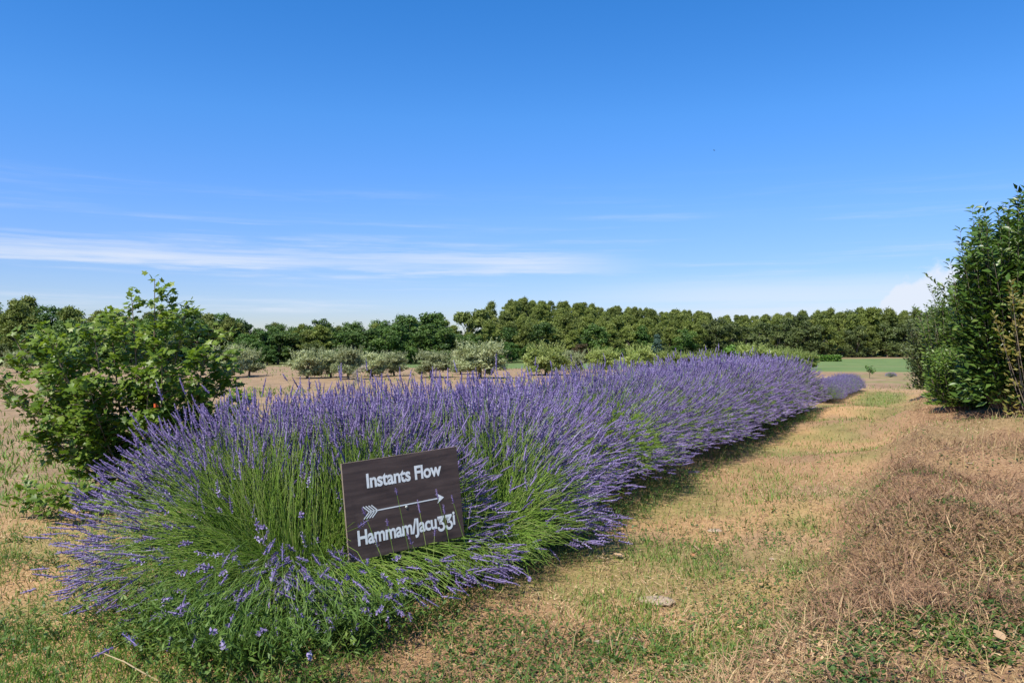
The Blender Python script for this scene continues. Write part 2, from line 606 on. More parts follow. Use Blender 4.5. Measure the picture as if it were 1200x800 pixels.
Q = NUM
idx = np.arange(Q * Q).reshape(Q, Q)
q00, q10, q11, q01 = idx[:-1, :-1], idx[1:, :-1], idx[1:, 1:], idx[:-1, 1:]
fc = .25 * (path_[:-1, :-1] + path_[1:, :-1] + path_[1:, 1:] + path_[:-1, 1:])
cc = .25 * (crop_a[:-1, :-1] + crop_a[1:, :-1] + crop_a[1:, 1:] + crop_a[:-1, 1:])
zone = np.where(fc > .5, 1, np.where((cc > .3) & (wood[:-1, :-1] < .5), 2, 0))
zone = np.where((zone == 0) & (left_[:-1, :-1] > .5) & (GY[:-1, :-1] > 7) & (GY[:-1, :-1] < 90) & (crop_a[:-1, :-1] < .3), 3, zone)
ALLV = np.stack([GX, GY, GZ], -1).reshape(-1, 3)
for zi, zn in enumerate(('ground', 'path', 'crop_field', 'bare_field')):
    sel = zone == zi
    quad = np.stack([q00[sel], q10[sel], q11[sel], q01[sel]], -1)
    used, inv = np.unique(quad.ravel(), return_inverse=True)
    quad = inv.reshape(-1, 4)
    g = Geo().add(ALLV[used], np.concatenate([quad[:, [0, 1, 2]], quad[:, [0, 2, 3]]]))
    o = g.build(zn, M['ground'], smooth=True)
    for an, arr in (('soil', soil_a), ('dry', dry_a), ('green', green_a), ('crop', crop_a)):
        a = o.data.attributes.new(an, 'FLOAT', 'POINT')
        a.data.foreach_set('value', arr.ravel()[used].astype(np.float32))
    tag(o, kind='structure')


# ------------------------------------------------------------------ the sign board
def rotm(yaw, pitch, roll):
    from mathutils import Euler, Matrix
    return Matrix.Rotation(yaw, 3, 'Z') @ Matrix.Rotation(pitch, 3, 'X') @ Matrix.Rotation(roll, 3, 'Y')


SIGN_C = np.array([-0.604, 4.47, 0.614])
SIGN_R = rotm(rad(37.8), rad(-5.3), rad(-2.7))
SR = np.array(SIGN_R)
SW, SH, ST = 0.75, 0.532, 0.013


def board_mat():
    m, n, l = new_mat('stained pine board')
    tcn = n.new('ShaderNodeTexCoord')
    mp = n.new('ShaderNodeMapping')
    mp.inputs['Scale'].default_value = (1.2, 6, 14)
    l.new(tcn.outputs['Object'], mp.inputs[0])
    nz = n.new('ShaderNodeTexNoise')
    nz.inputs['Scale'].default_value = 2.4
    nz.inputs['Detail'].default_value = 8
    nz.inputs['Roughness'].default_value = .62
    l.new(mp.outputs[0], nz.inputs['Vector'])
    n2 = n.new('ShaderNodeTexNoise')
    n2.inputs['Scale'].default_value = 5
    n2.inputs['Detail'].default_value = 5
    l.new(tcn.outputs['Object'], n2.inputs['Vector'])
    rp = ramp(n, [(.28, (.030, .019, .015)), (.5, (.062, .040, .031)), (.72, (.105, .072, .057))])
    l.new(nz.outputs[0], rp.inputs[0])
    dk = ramp(n, [(.30, (.45, .42, .42)), (.45, (1, 1, 1))])
    l.new(n2.outputs[0], dk.inputs[0])
    mm = n.new('ShaderNodeMix')
    mm.data_type = 'RGBA'
    mm.blend_type = 'MULTIPLY'
    mm.inputs[0].default_value = .8
    l.new(rp.outputs[0], mm.inputs[6])
    l.new(dk.outputs[0], mm.inputs[7])
    pb = n.new('ShaderNodeBsdfPrincipled')
    l.new(mm.outputs[2], pb.inputs['Base Color'])
    pb.inputs['Roughness'].default_value = .5
    bp = n.new('ShaderNodeBump')
    bp.inputs['Strength'].default_value = .25
    bp.inputs['Distance'].default_value = .004
    l.new(nz.outputs[0], bp.inputs['Height'])
    l.new(bp.outputs[0], pb.inputs['Normal'])
    out = n.new('ShaderNodeOutputMaterial')
    l.new(pb.outputs[0], out.inputs[0])
    return m


def flat_mat(name, col, rough=.6, nscale=30, amt=.12):
    m, n, l = new_mat(name)
    tcn = n.new('ShaderNodeTexCoord')
    nz = n.new('ShaderNodeTexNoise')
    nz.inputs['Scale'].default_value = nscale
    nz.inputs['Detail'].default_value = 5
    l.new(tcn.outputs['Object'], nz.inputs['Vector'])
    rp = ramp(n, [(.3, tuple(c * (1 - amt) for c in col)), (.7, tuple(min(1, c * (1 + amt)) for c in col))])
    l.new(nz.outputs[0], rp.inputs[0])
    pb = n.new('ShaderNodeBsdfPrincipled')
    pb.inputs['Roughness'].default_value = rough
    l.new(rp.outputs[0], pb.inputs['Base Color'])
    out = n.new('ShaderNodeOutputMaterial')
    l.new(pb.outputs[0], out.inputs[0])
    return m


M['board'] = board_mat()
M['edge'] = flat_mat('raw board edge', (.26, .20, .15), .8, 60)
M['letter'] = flat_mat('white paint', (.72, .75, .71), .6, 25, .10)
M['post'] = flat_mat('dark post', (.035, .028, .026), .7, 15, .3)
M['screw'] = flat_mat('dull metal', (.45, .47, .42), .4, 40)


def box(x0, x1, y0, y1, z0, z1):
    v = [(x, y, z) for x in (x0, x1) for y in (y0, y1) for z in (z0, z1)]
    f = [(0, 1, 3), (0, 3, 2), (4, 6, 7), (4, 7, 5), (0, 4, 5), (0, 5, 1), (2, 3, 7), (2, 7, 6), (0, 2, 6), (0, 6, 4), (1, 5, 7), (1, 7, 3)]
    return np.array(v, float), np.array(f)


sg = ground(SIGN_C[0], SIGN_C[1] + .05)
sign = thing('wooden_sign', (SIGN_C[0], SIGN_C[1], float(sg)), 'dark brown wooden board sign with white lettering and an arrow, standing in the lavender', 'sign')


def sign_part(name, g, mats, parent=None):
    o = g.build(name, mats)
    o.parent = parent or sign
    return o


board = link('board', None)
bpy.data.objects.remove(board)
g = Geo()
# board with slightly eased edges and a bare edge all round
e = .002
bv, bf = box(-SW / 2, SW / 2, 0, ST, -SH / 2, SH / 2)
bm_ = np.zeros(len(bf), int)
for k, tri in enumerate(bf):
    fv = bv[tri]
    nrm = np.cross(fv[1] - fv[0], fv[2] - fv[0])
    g.add(fv, [(0, 1, 2)], None, 0 if abs(nrm[1]) > 1e-9 else 1)
board = g.build('board', [M['board'], M['edge']])
board.parent = sign
board.location = (0, 0, SIGN_C[2] - float(sg))
board.rotation_euler = SIGN_R.to_euler()
board['label'] = 'stained board with white lettering and bare wood edges'


def lettering(text, x, z, size, spread, wide):
    c = bpy.data.curves.new('lettering', 'FONT')
    c.body = text
    c.size = size
    c.offset = .0028 * size / .1
    c.space_character = spread
    c.align_x = 'CENTER'
    c.resolution_u = 4
    o = bpy.data.objects.new('lettering', c)
    COL.objects.link(o)
    dg = bpy.context.evaluated_depsgraph_get()
    dg.update()
    me = bpy.data.meshes.new_from_object(o.evaluated_get(dg))
    bpy.data.objects.remove(o)
    me.materials.clear()
    me.materials.append(M['letter'])
    p = link('lettering', me, board, (x, -.0012, z))
    p.rotation_euler = (rad(90), 0, 0)
    xs_ = [v.co.x for v in me.vertices]
    p.scale = (wide / (max(xs_) - min(xs_)), 1, 1)
    return p


p1 = lettering('Instants Flow', .005, .115, .108, .95, .49)
p1['label'] = 'white words Instants Flow'
p2 = lettering('Hammam/Jacuʒʒi', .0, -.185, .112, .95, .635)
p2['label'] = 'white words Hammam/Jacuzzi'
g = Geo()


def stroke(a, b, w):
    a, b = np.array(a, float), np.array(b, float)
    d = norm(b - a)
    q = np.array([-d[1], d[0]]) * w / 2
    P = [a + q, a - q, b - q, b + q]
    g.add([(p[0], -.0012, p[1]) for p in P], [(0, 1, 2), (0, 2, 3)])


AX0, AX1, AZ = -.235, .255, -.017
stroke((AX0 + .03, AZ), (AX1 - .02, AZ), .0065)
g.add([(AX1, -.0015, AZ), (AX1 - .048, -.0015, AZ + .029), (AX1 - .034, -.0015, AZ), (AX1 - .048, -.0015, AZ - .029)], [(0, 1, 2), (0, 2, 3)])
for k in range(4):
    xx = AX0 + .052 - .017 * k
    for s in (1, -1):
        stroke((xx, AZ), (xx - .036, AZ + s * .034), .006)
stroke((AX0, AZ), (AX0 + .04, AZ), .0065)
ar = g.build('arrow', M['letter'])
ar.parent = board
ar['label'] = 'thin white feathered arrow pointing to the right'
g = Geo()
g.add(*tubes(np.array([[(0, 0.0, -.03), (0, -.004, -.03), (0, -.005, -.03)]]), np.array([[.008, .008, .002]]), 10)[:2])
sc = g.build('screw', M['screw'], board)
g = Geo()
zt = SIGN_C[2] - float(sg)
for (v, f) in (box(-.03, .03, .0, .035, -.02, zt + .10),):
    g.add(v, f)
po = g.build('post', M['post'], sign)
po.location = tuple(SR @ np.array([-.05, ST + .004, 0])[:3] * np.array([1, 1, 0]))
po.rotation_euler = (0, 0, rad(37.8))

# stems may not grow through the board or stand in the cleared view of it
SN = SR @ np.array([0, -1, 0])


def sign_clear(P, keep=0.0):
    """True where no point of the centre line P (N,S,3) lies in the cleared block in front of the board"""
    L = (P - SIGN_C) @ SR
    ins = (np.abs(L[..., 0] - L[..., 1] * -.30) < SW / 2 + .03) & (L[..., 2] > -SH / 2 - .03) & (L[..., 2] < SH / 2 + .12 - .35 * L[..., 1] * 0) \
        & (L[..., 1] < .10) & (L[..., 1] > -1.6)
    bad = ins.any(axis=1)
    hit = ((np.abs(L[..., 1]) < .035) & (np.abs(L[..., 0]) < SW / 2 + .02) & (np.abs(L[..., 2]) < SH / 2 + .02)).any(axis=1)
    return ~bad & ~hit


# ------------------------------------------------------------------ lavender
def spikes(base, d, L, nfl, width, rnd, cap=True):
    """flower spikes: whorls of small pointed florets round a stem end"""
    N = len(base)
    fr = frames(d, np.broadcast_to(np.array([0.3, 0.2, 1.0]), d.shape).copy())
    k = np.arange(nfl)
    u = (k + .5) / nfl
    whorl = np.floor(u * 6) / 6 + .5 / 6
    u = .55 * u + .45 * whorl
    u = np.where(u < .12, u * .2, u)                     # the detached lowest whorl
    prof = np.clip(1.2 * (1 - u) ** .38, .40, 1.0)
    ang = k * 2.399963 + U(0, 6.28, (N, 1))
    uu = np.broadcast_to(u, (N, nfl)) + U(-.025, .025, (N, nfl))
    X, Y, Z = fr[..., 0], fr[..., 1], fr[..., 2]
    rad_ = np.cos(ang)[..., None] * X[:, None, :] + np.sin(ang)[..., None] * Z[:, None, :]
    pos = base[:, None, :] + Y[:, None, :] * (uu * L[:, None])[..., None] + rad_ * (width * .12)
    dirs = rad_ * .85 + Y[:, None, :] * U(.25, .95, (N, nfl))[..., None] + RNG.normal(0, .2, (N, nfl, 3))
    sc = width * prof[None, :] * U(.75, 1.35, (N, nfl))
    R = frames(dirs.reshape(-1, 3), np.repeat(Y, nfl, axis=0))
    s = sc.reshape(-1)
    rn = np.clip(np.repeat(rnd, nfl) + U(-.22, .22, N * nfl), 0, 1)
    fl_ = inst(*DIAMOND, pos.reshape(-1, 3), R, np.stack([s * .62, s * 1.0, s], -1), rn)
    q = np.array([0.0, .22, .6, 1.0])
    C_ = base[:, None, :] + Y[:, None, :] * (q[None, :] * L[:, None])[..., None]
    co = tubes(C_, (width * np.array([.14, .30, .27, .10]))[None, :], 3, rnd * .45)
    return np.concatenate([fl_[0], co[0]]), np.concatenate([fl_[1], co[1] + len(fl_[0])]), np.concatenate([fl_[2], co[2]])


def lav_plant(N, reach, height, azf, nfl, low=0.04, seg=5, base_r=.16, sway=0.0, leafN=900, clear=None, origin=(0, 0, 0),
              spikew=.016, stemr=.0014, spk=(.06, .135), PW=2.5, zmin=(.06, .12)):
    """returns Geo stems, flowers, leaves; azf(az, el) -> (keep probability, length factor, spike probability)"""
    az = U(0, 2 * math.pi, N)
    ce = U(0, 1, N)
    el = np.arcsin(np.clip(low + (1 - low) * ce ** 1.05, 0, 1))
    keep, lf, sp_ = azf(az, el)
    ok = U(0, 1, N) < keep
    az, el, lf, sp_ = az[ok], el[ok], lf[ok], sp_[ok]
    N = len(az)
    hor = reach(az) if callable(reach) else np.full(N, reach)
    Lx = ((np.cos(el) / hor) ** PW + (np.sin(el) / height) ** PW) ** (-1.0 / PW)
    Lx = Lx * lf * (1 + RNG.normal(0, .075, N)) * np.where(U(0, 1, N) < .26, U(.62, .96, N), 1)
    d = np.stack([np.cos(az) * np.cos(el), np.sin(az) * np.cos(el), np.sin(el)], -1)
    b0 = np.stack([base_r * np.cos(az) * np.sqrt(U(0, 1, N)), base_r * np.sin(az) * np.sqrt(U(0, 1, N)), U(.03, .14, N)], -1)
    # stems leave steeper than they end, low ones arch and droop a little
    d0 = norm(d + np.array([0, 0, .55]) * np.cos(el)[:, None] + RNG.normal(0, .10, (N, 3)))
    end = d * Lx[:, None] + RNG.normal(0, .035, (N, 3))
    end[:, 2] = np.maximum(end[:, 2], zmin[0] + zmin[1] * U(0, 1, N))
    s = np.linspace(0, 1, seg)[None, :, None]
    c1 = b0 + d0 * (Lx * .55)[:, None] + RNG.normal(0, .045, (N, 3))
    P = (1 - s) ** 2 * b0[:, None] + 2 * s * (1 - s) * c1[:, None] + s ** 2 * end[:, None]
    # ends turn up a little, none quite straight
    P[:, -1, 2] += U(-.01, .05, N)
    if clear is not None:
        okk = clear(P + np.array(origin))
        P, Lx, sp_, el = P[okk], Lx[okk], sp_[okk], el[okk]
        N = len(P)
    rn = U(0, 1, N)
    st = Geo()
    st.add(*tubes(P, np.linspace(stemr * 1.35, stemr * .85, seg)[None, :], 3, rn))
    fl = Geo()
    has = U(0, 1, N) < sp_
    B = P[has, -1]
    dd = norm(P[has, -1] - P[has, -2]) + RNG.normal(0, .13, (int(has.sum()), 3))
    dd[:, 2] += .22
    Ls = U(spk[0], spk[1], len(B))
    fl.add(*spikes(B, dd, Ls, nfl, spikew, U(0, 1, len(B))))
    # narrow leaves on the lower part of the plant
    lg = Geo()
    if leafN:
        i = RNG.integers(0, N, leafN)
        q = U(.03, .50, leafN)
        j = np.clip((q * (seg - 1)).astype(int), 0, seg - 2)
        fq = (q * (seg - 1) - j)[:, None]
        pp = P[i, j] * (1 - fq) + P[i, j + 1] * fq
        dr = norm(P[i, j + 1] - P[i, j]) + rdirs(leafN) * .75
        s_l = U(.035, .07, leafN)
        lg.add(*inst(*DIAMOND, pp, frames(dr, rdirs(leafN)), np.stack([s_l * .16, s_l, s_l], -1), U(0, 1, leafN)))
    return st, fl, lg


def lav_build(root, geos, sm_='lav_stem'):
    st, fl, lg = geos
    st.build('stems', M[sm_], root)['kind'] = 'stuff'
    fl.build('flower_spikes', M['lav_flower'], root)['kind'] = 'stuff'
    if lg.v:
        lg.build('leaves', M['lav_leaf'], root)['kind'] = 'stuff'


CAMAZ = math.atan2(-1, .15)          # towards the path end where visitors stand and the sign faces


def front_az(width, cut, spk_front):
    def fn(az, el):
        da = np.abs((az - CAMAZ + math.pi) % (2 * math.pi) - math.pi)
        w = sstep(width + .40, width - .30, da) * sstep(1.50, 1.05, el)
        return 1 - w * (.20 + .62 * sstep(.22, .45, el)), 1 - cut * w, 0.96 - (0.96 - spk_front) * w
    return fn


LAVG = 'lavender plants of the long row'


def place_lav(n, t, geos, label, scale=1.0):
    x, y = xy(n, t)
    root = thing('lavender_plant', (x, y, float(ground(x, y)) - .01), label, 'lavender', LAVG)
    lav_build(root, geos)
    return root


def world_clear(P):
    return sign_clear(P)


# three foremost plants, each its own
x0, y0 = -1.22, 4.72
r = thing('lavender_plant', (x0, y0, float(ground(x0, y0)) - .01), 'big lavender plant sprawling out on the arrow-feather side of the wooden sign', 'lavender', LAVG)
lav_build(r, lav_plant(6000, lambda a: 1.10 + .12 * np.clip(-np.cos(a), 0, 1), .98, front_az(1.00, .14, .20), 15, low=.06, base_r=.34, leafN=2600,
                       clear=world_clear, origin=(x0, y0, 0)))
x0, y0 = -.42, 5.2
r = thing('lavender_plant', (x0, y0, float(ground(x0, y0)) - .01), 'lavender plant fanning up green stems right behind the wooden sign', 'lavender', LAVG)
lav_build(r, lav_plant(5600, lambda a: 1.00 + .14 * np.clip(np.cos(a), 0, 1), 1.01, front_az(1.45, .40, .05), 15, low=.12, base_r=.30, leafN=2600,
                       clear=world_clear, origin=(x0, y0, 0)))
x0, y0 = -1.05, 6.0
r = thing('lavender_plant', (x0, y0, float(ground(x0, y0)) - .01), 'lavender plant behind the sign, next to the field maple shrub', 'lavender', LAVG)
lav_build(r, lav_plant(3600, 1.10, 1.00, front_az(.6, .15, .8), 16, low=.12, leafN=800, clear=world_clear, origin=(x0, y0, 0)))
x0, y0 = -1.18, 4.02
r = thing('lavender_plant', (x0, y0, float(ground(x0, y0)) - .01), 'low green lavender plant with few flowers at the foot of the sign', 'lavender', LAVG)
lav_build(r, lav_plant(800, lambda a: .70 + .25 * np.clip(-np.cos(a), 0, 1), .36, lambda az, el: (np.ones(len(az)), U(.45, 1.1, len(az)), np.full(len(az), .25)), 18, low=.16,
                       leafN=5200, clear=world_clear, origin=(x0, y0, 0), base_r=.60, spk=(.05, .11)), 'lav_leaf')


# a few single flower stems of that plant stand up before the lower half of the board
q_ = np.array([(-.31, -.02), (-.24, -.20), (-.17, -.10), (-.05, -.22), (.02, -.06), (.09, -.20), (.14, .0), (.20, -.10), (.27, -.05), (-.11, .06)])
top_ = (np.stack([q_[:, 0], np.full(10, -.07) - U(0, .06, 10), q_[:, 1]], -1)) @ SR.T + SIGN_C
bot_ = (np.stack([q_[:, 0] + U(-.12, .12, 10), np.full(10, -.16) - U(0, .10, 10), np.full(10, -SH / 2 - .30)], -1)) @ SR.T + SIGN_C
bot_[:, 2] = ground(bot_[:, 0], bot_[:, 1])
mid_ = (top_ + bot_) / 2 + RNG.normal(0, .02, (10, 3))
org_ = np.array([x0, y0, float(ground(x0, y0)) - .01])
s_ = np.linspace(0, 1, 6)[None, :, None]
P = (1 - s_) ** 2 * bot_[:, None] + 2 * s_ * (1 - s_) * mid_[:, None] + s_ ** 2 * top_[:, None] - org_
Geo().add(*tubes(P, np.full((1, 6), .0013), 3, U(0, 1, 10))).build('upright_stems', M['lav_stem'], r)['kind'] = 'stuff'
Geo().add(*spikes(P[:, -1], norm(P[:, -1] - P[:, -2]), U(.04, .08, 10), 18, .013, U(0, .8, 10))).build('upright_flower_spikes', M['lav_flower'], r)['kind'] = 'stuff'


def row_az(az, el):
    # inside the row the plants touch, so few stems lie along it
    along = np.abs(np.cos(az - (math.pi / 2 - TA)))
    w = sstep(.55, .95, along) * sstep(1.2, .8, el)
    return 1 - .55 * w, 1 - .25 * w, .97 - .30 * sstep(.75, .25, el)


midv = [lav_plant(2350, 1.0, .98, row_az, 12, low=.17, seg=4, leafN=700, spikew=.018, stemr=.0017, PW=2.9, zmin=(.22, .12)) for _ in range(3)]
farv = [lav_plant(2300, 1.0, .99, row_az, 7, low=.17, seg=4, leafN=300, spikew=.023, stemr=.002, PW=2.9, zmin=(.22, .12)) for _ in range(2)]


def lav_meshes(geos):
    st, fl, lg = geos
    return [('stems', st.mesh('stems', M['lav_stem'])), ('flower_spikes', fl.mesh('flower_spikes', M['lav_flower'])),
            ('leaves', lg.mesh('leaves', M['lav_leaf']))]


midm = [lav_meshes(g_) for g_ in midv]
farm = [lav_meshes(g_) for g_ in farv]
ROWLAB = 'lavender plant in the purple row along the grass path, beyond the sign'
GAPLAB = 'low lavender plant in the short far row past the end of the tall row'


def lav_copy(n, t, meshes, label, group, sc, rz):
    x, y = xy(n, t)
    o = thing('lavender_plant', (x, y, float(ground(x, y)) - .01), label, 'lavender', group, rz)
    o.scale = sc
    for nm, me in meshes:
        p = link(nm, me, o)
        p['kind'] = 'stuff'


t = 5.35
k = 0
while t < 18.5:
    h = np.interp(t, [5, 10, 18], [1.02, 1.03, 1.02]) * U(.95, 1.05)
    ms = midm[k % 3] if t < 11 else farm[k % 2]
    endp = t > 17.75
    w = U(.94, 1.06)
    lav_copy(-3.48 + U(-.10, .10), t, ms, 'last lavender plant of the tall row, just before the gap' if endp else ROWLAB, LAVG, (w, w, h), rad(180) * (k % 2) + U(-.25, .25))
    t += U(.60, .78)
    k += 1
t = 21.6
while t < 28.6:
    lav_copy(-2.98 + U(-.05, .05), t, farm[k % 2], GAPLAB, 'low lavender plants of the far row', (.50, .50, .46 * U(.92, 1.05)), rad(180) * (k % 2) + U(-.3, .3))
    t += .55
    k += 1
x, y = .483 * 37.5, 37.5
o = thing('lavender_plant', (x, y, float(ground(x, y))), 'lone small lavender plant on bare soil near a young sapling', 'lavender')
o.scale = (.24, .24, .20)
for nm, me in farm[0]:
    link(nm, me, o)['kind'] = 'stuff'


# ------------------------------------------------------------------ trees of the wood
def crown_geo(lobes, nleaf, size, up=.25, jit=.6, elong=1.0, stretch=None, shell=.55):
    """leaf-clump faces spread through the volume of many lobes; lobes rows: x y z r"""
    lobes = np.asarray(lobes, float)
    wgt = lobes[:, 3] ** 2
    i = RNG.choice(len(lobes), nleaf, p=wgt / wgt.sum())
    d = rdirs(nleaf)
    d[:, 2] = np.where(d[:, 2] < -.35, -d[:, 2], d[:, 2])
    rr = lobes[i, 3] * (shell + (1.08 - shell) * U(0, 1, nleaf) ** .6)
    pos = lobes[i, :3] + d * rr[:, None] * np.array([1, 1, .8])
    # small clumps
    pos += .20 * lobes[i, 3:4] * RNG.normal(0, 1, (nleaf, 3))
    nz = norm(d * .8 + np.array([0, 0, up]) + rdirs(nleaf) * jit)
    yd = norm(np.cross(nz, rdirs(nleaf)))
    if stretch is not None:
        yd = norm(yd + np.array(stretch))
    R = frames(yd, nz)
    s = size * U(.6, 1.35, nleaf)
    g_ = Geo()
    tone = np.clip(.5 + .22 * RNG.normal(0, 1, len(lobes))[i] + RNG.normal(0, .16, nleaf), 0, 1)
    g_.add(*inst(*DIAMOND, pos - yd * s[:, None] * .5, R, np.stack([s * .9 / elong, s * elong, s], -1), tone))
    return g_


def trunk_geo(h, r, lobes, lean=.1, nb=7, sides=6):
    g_ = Geo()
    s = np.linspace(0, 1, 6)
    ln = RNG.normal(0, lean, 2)
    P = np.stack([ln[0] * s ** 1.5 * h, ln[1] * s ** 1.5 * h, s * h], -1)
    g_.add(*tubes(P[None], (r * (1.25 - 1.0 * s))[None], sides))
    L = np.asarray(lobes)[:nb]
    B = []
    for q in L:
        k_ = U(.35, .85)
        a = P[0] + (P[-1] - P[0]) * k_
        a = np.array([np.interp(k_, s, P[:, j]) for j in range(3)])
        b = q[:3]
        m_ = (a + b) / 2 + np.array([0, 0, -.06 * h])
        B.append([a, (a * .5 + m_ * .5), m_, b])
    g_.add(*tubes(np.array(B), np.array([[r * .5, r * .4, r * .28, r * .08]]), 4))
    return g_


def make_tree(kind):
    """unit-ish tree, height about 8 m; returns trunk mesh, crown mesh"""
    lob = []
    if kind == 'pine':
        n_l = int(U(32, 42))
        for q in range(n_l):
            f_ = q / n_l
            z = 2.0 + 5.2 * f_
            w = 2.5 * math.sin(min(1, (1.10 - f_)) * 1.5) ** .8 + .15
            a = q * 2.4 + U(-.5, .5)
            d_ = w * U(.25, 1.0)
            lob.append((d_ * math.cos(a), d_ * math.sin(a), z + U(-.4, .4), U(.28, .85)))
        lob.append((U(-.3, .3), U(-.3, .3), 7.3, .7))
        g_ = crown_geo(lob, 8000, .24, up=.35, jit=1.0, elong=1.6, stretch=(0, 0, .6), shell=.15)
        t_g = trunk_geo(6.2, .15, lob, .06, 9)
        return t_g.mesh('trunk', M['pinebark']), g_.mesh('crown', M['pine'])
    if kind == 'lonepine':
        for q in range(11):
            a = q * 2.4
            d_ = U(.5, 1.9)
            lob.append((d_ * math.cos(a), d_ * math.sin(a), 5.7 + U(-.5, 1.3) - .15 * d_, U(.65, .95)))
        g_ = crown_geo(lob, 4200, .34, up=.35, jit=.55, elong=1.5, stretch=(0, 0, .5))
        t_g = trunk_geo(5.9, .16, lob, .04, 10)
        return t_g.mesh('trunk', M['pinebark']), g_.mesh('crown', M['pine'])
    if kind in ('oak', 'oakb', 'holm', 'rust', 'blue'):
        n_l = int(U(40, 54))
        for q in range(n_l):
            z = U(.9, 7.1) if kind != 'holm' else U(.6, 7.1)
            w = 2.9 * math.sqrt(max(.05, 1 - ((z - 3.6) / 4.0) ** 2))
            a = q * 2.4 + U(-.6, .6)
            d_ = w * U(.25, .95)
            if kind == 'blue':
                d_ *= max(.15, 1.05 - z / 7.5) * 1.0
            lob.append((d_ * math.cos(a), d_ * math.sin(a), z, U(.35, 1.0) * (.75 if kind == 'blue' else 1)))
        g_ = crown_geo(lob, 7500, .26, up=.35, jit=.8, shell=.35)
        t_g = trunk_geo(5.4, .22, lob, .05, 9)
        return t_g.mesh('trunk', M['bark']), g_.mesh('crown', M[kind])


VAR = {k_: [make_tree(k_) for _ in range(c_)] for k_, c_ in (('pine', 4), ('oak', 3), ('oakb', 2), ('holm', 3), ('lonepine', 1), ('blue', 1), ('rust', 1))}
LAB = {
    'pine': ('pine_tree', 'olive-green pine tree in the wood behind the olive trees', 'pine trees of the wood'),
    'oak': ('oak_tree', 'dark green oak tree in the low wood behind the bare field', 'dark oaks of the wood'),
    'oakb': ('oak_tree', 'bright green broadleaf tree among darker trees of the wood edge', 'bright broadleaf trees of the wood'),
    'holm': ('holm_oak_tree', 'rounded grey-green evergreen oak at the wood edge behind the green field', 'evergreen oaks behind the green field'),
}


def put_tree(kind, x, y, h, wide, label=None, name=None, group=None):
    nm, lb, gr = LAB.get(kind, (name, label, group))
    if label:
        lb, gr, nm = label, group, name
    elif kind == 'pine':
        q_ = 600 + F * x / y
        dy_ = y - float(np.interp(x / y, S_K, TREE_Y))
        if q_ < 560:
            lb, gr = 'olive-green pine tree in the low wood behind the bare field', 'pines of the low wood'
        elif dy_ > 30:
            lb, gr = 'olive-green pine tree up on the wooded hillside behind the wood edge', 'pines up the hillside'
        else:
            lb, gr = 'olive-green pine tree near the foot of the wooded hill behind the green field', 'pines at the foot of the hill'
    elif kind == 'oak' and 600 + F * x / y > 560:
        lb, gr = 'dark green oak tree at the foot of the wooded hill', 'dark oaks at the foot of the hill'
    tr, cr = VAR[kind][RNG.integers(0, len(VAR[kind]))]
    z = float(ground(x, y)) - .1
    o = thing(nm, (x, y, z), lb, 'tree', gr, U(0, 6.28))
    s = h / 8.0
    o.scale = (s * wide, s * wide, s)
    link('trunk', tr, o)
    link('crown', cr, o)


SKY = np.array([(-400, 345), (0, 343), (30, 340), (60, 344), (90, 357), (150, 362), (230, 358), (262, 361), (285, 369), (302, 380), (318, 371), (335, 381),
                (352, 377), (378, 368), (398, 376), (412, 374), (428, 374), (445, 373), (462, 372), (480, 366), (505, 361), (525, 365), (533, 382), (578, 383),
                (584, 358), (590, 352), (605, 348), (630, 350), (655, 352), (685, 355), (720, 358), (760, 361), (810, 364), (850, 369), (890, 368), (925, 366),
                (950, 362), (975, 361), (1000, 359), (1040, 356), (1060, 363), (1085, 357), (1120, 358), (1250, 352), (1600, 350)], float)


def top_at(px, y):
    return EYE + (HOR - np.interp(px, SKY[:, 0], SKY[:, 1])) / F * y


def px_of(x, y):
    return 600 + F * x / y


# front edge of the wood
px = -150.0
row = 0
while px < 1290:
    s = (px - 600) / F
    y = float(np.interp(s, S_K, TREE_Y)) + U(-3, 4)
    x = s * y
    zt = float(top_at(px, y)) - float(ground(x, y)) + .1
    right = px > 830
    h = min(zt, U(5.6, 8.2)) * U(.80, .99)
    if right:
        kind = 'holm' if U(0, 1) < .8 else 'pine'
        h = min(zt * .92, U(7.0, 10.5))
    elif px > 560:
        kind = RNG.choice(['oakb', 'pine', 'oak', 'pine'])
        h = U(4.2, 8.0)
    else:
        kind = RNG.choice(['oak', 'oakb', 'oak', 'pine'])
    put_tree(kind, x, y, h, U(.95, 1.2) * (1.15 if h < 6.5 else 1.0))
    px += F / y * h * U(.36, .52)
    row += 1
px = -150.0
while px < 1290:
    s = (px - 600) / F
    y = float(np.interp(s, S_K, TREE_Y)) - U(2.5, 4.5)
    h = U(2.0, 4.2)
    kd = RNG.choice(['oak', 'oakb', 'holm']) if px < 830 else 'holm'
    if U(0, 1) < .8:
        put_tree(kd, s * y, y, h, U(1.2, 1.7), 'low bushy shrub growing along the foot of the wood', 'wood_edge_shrub', 'shrubs along the wood edge')
    px += F / y * h * U(.5, .9)
# second and third rank, meeting the skyline
for rank, dy in ((1, 7), (2, 15), (3, 24)):
    px = -140.0 + 9 * rank
    while px < 1290:
        s = (px - 600) / F
        y = float(np.interp(s, S_K, TREE_Y)) + dy + U(-3, 3)
        x = s * y
        g0 = float(ground(x, y))
        zt = float(top_at(px, y)) - g0 + .1
        h = min(zt * U(.80, 1.02), U(9.0, 13.0) + (2.0 if px > 880 else 0)) if rank < 3 or px < 545 else min(zt, U(8.5, 11))
        if 580 < px < 900:
            h = min(h, U(6.5, 9.5))
        kind = RNG.choice(['pine', 'pine', 'oak', 'oakb']) if px < 560 else ('holm' if px > 900 and U(0, 1) < .45 else 'pine')
        if h > 4:
            put_tree(kind, x, y, h, U(.85, 1.1))
        px += F / y * max(h, 5) * U(.32, .80)
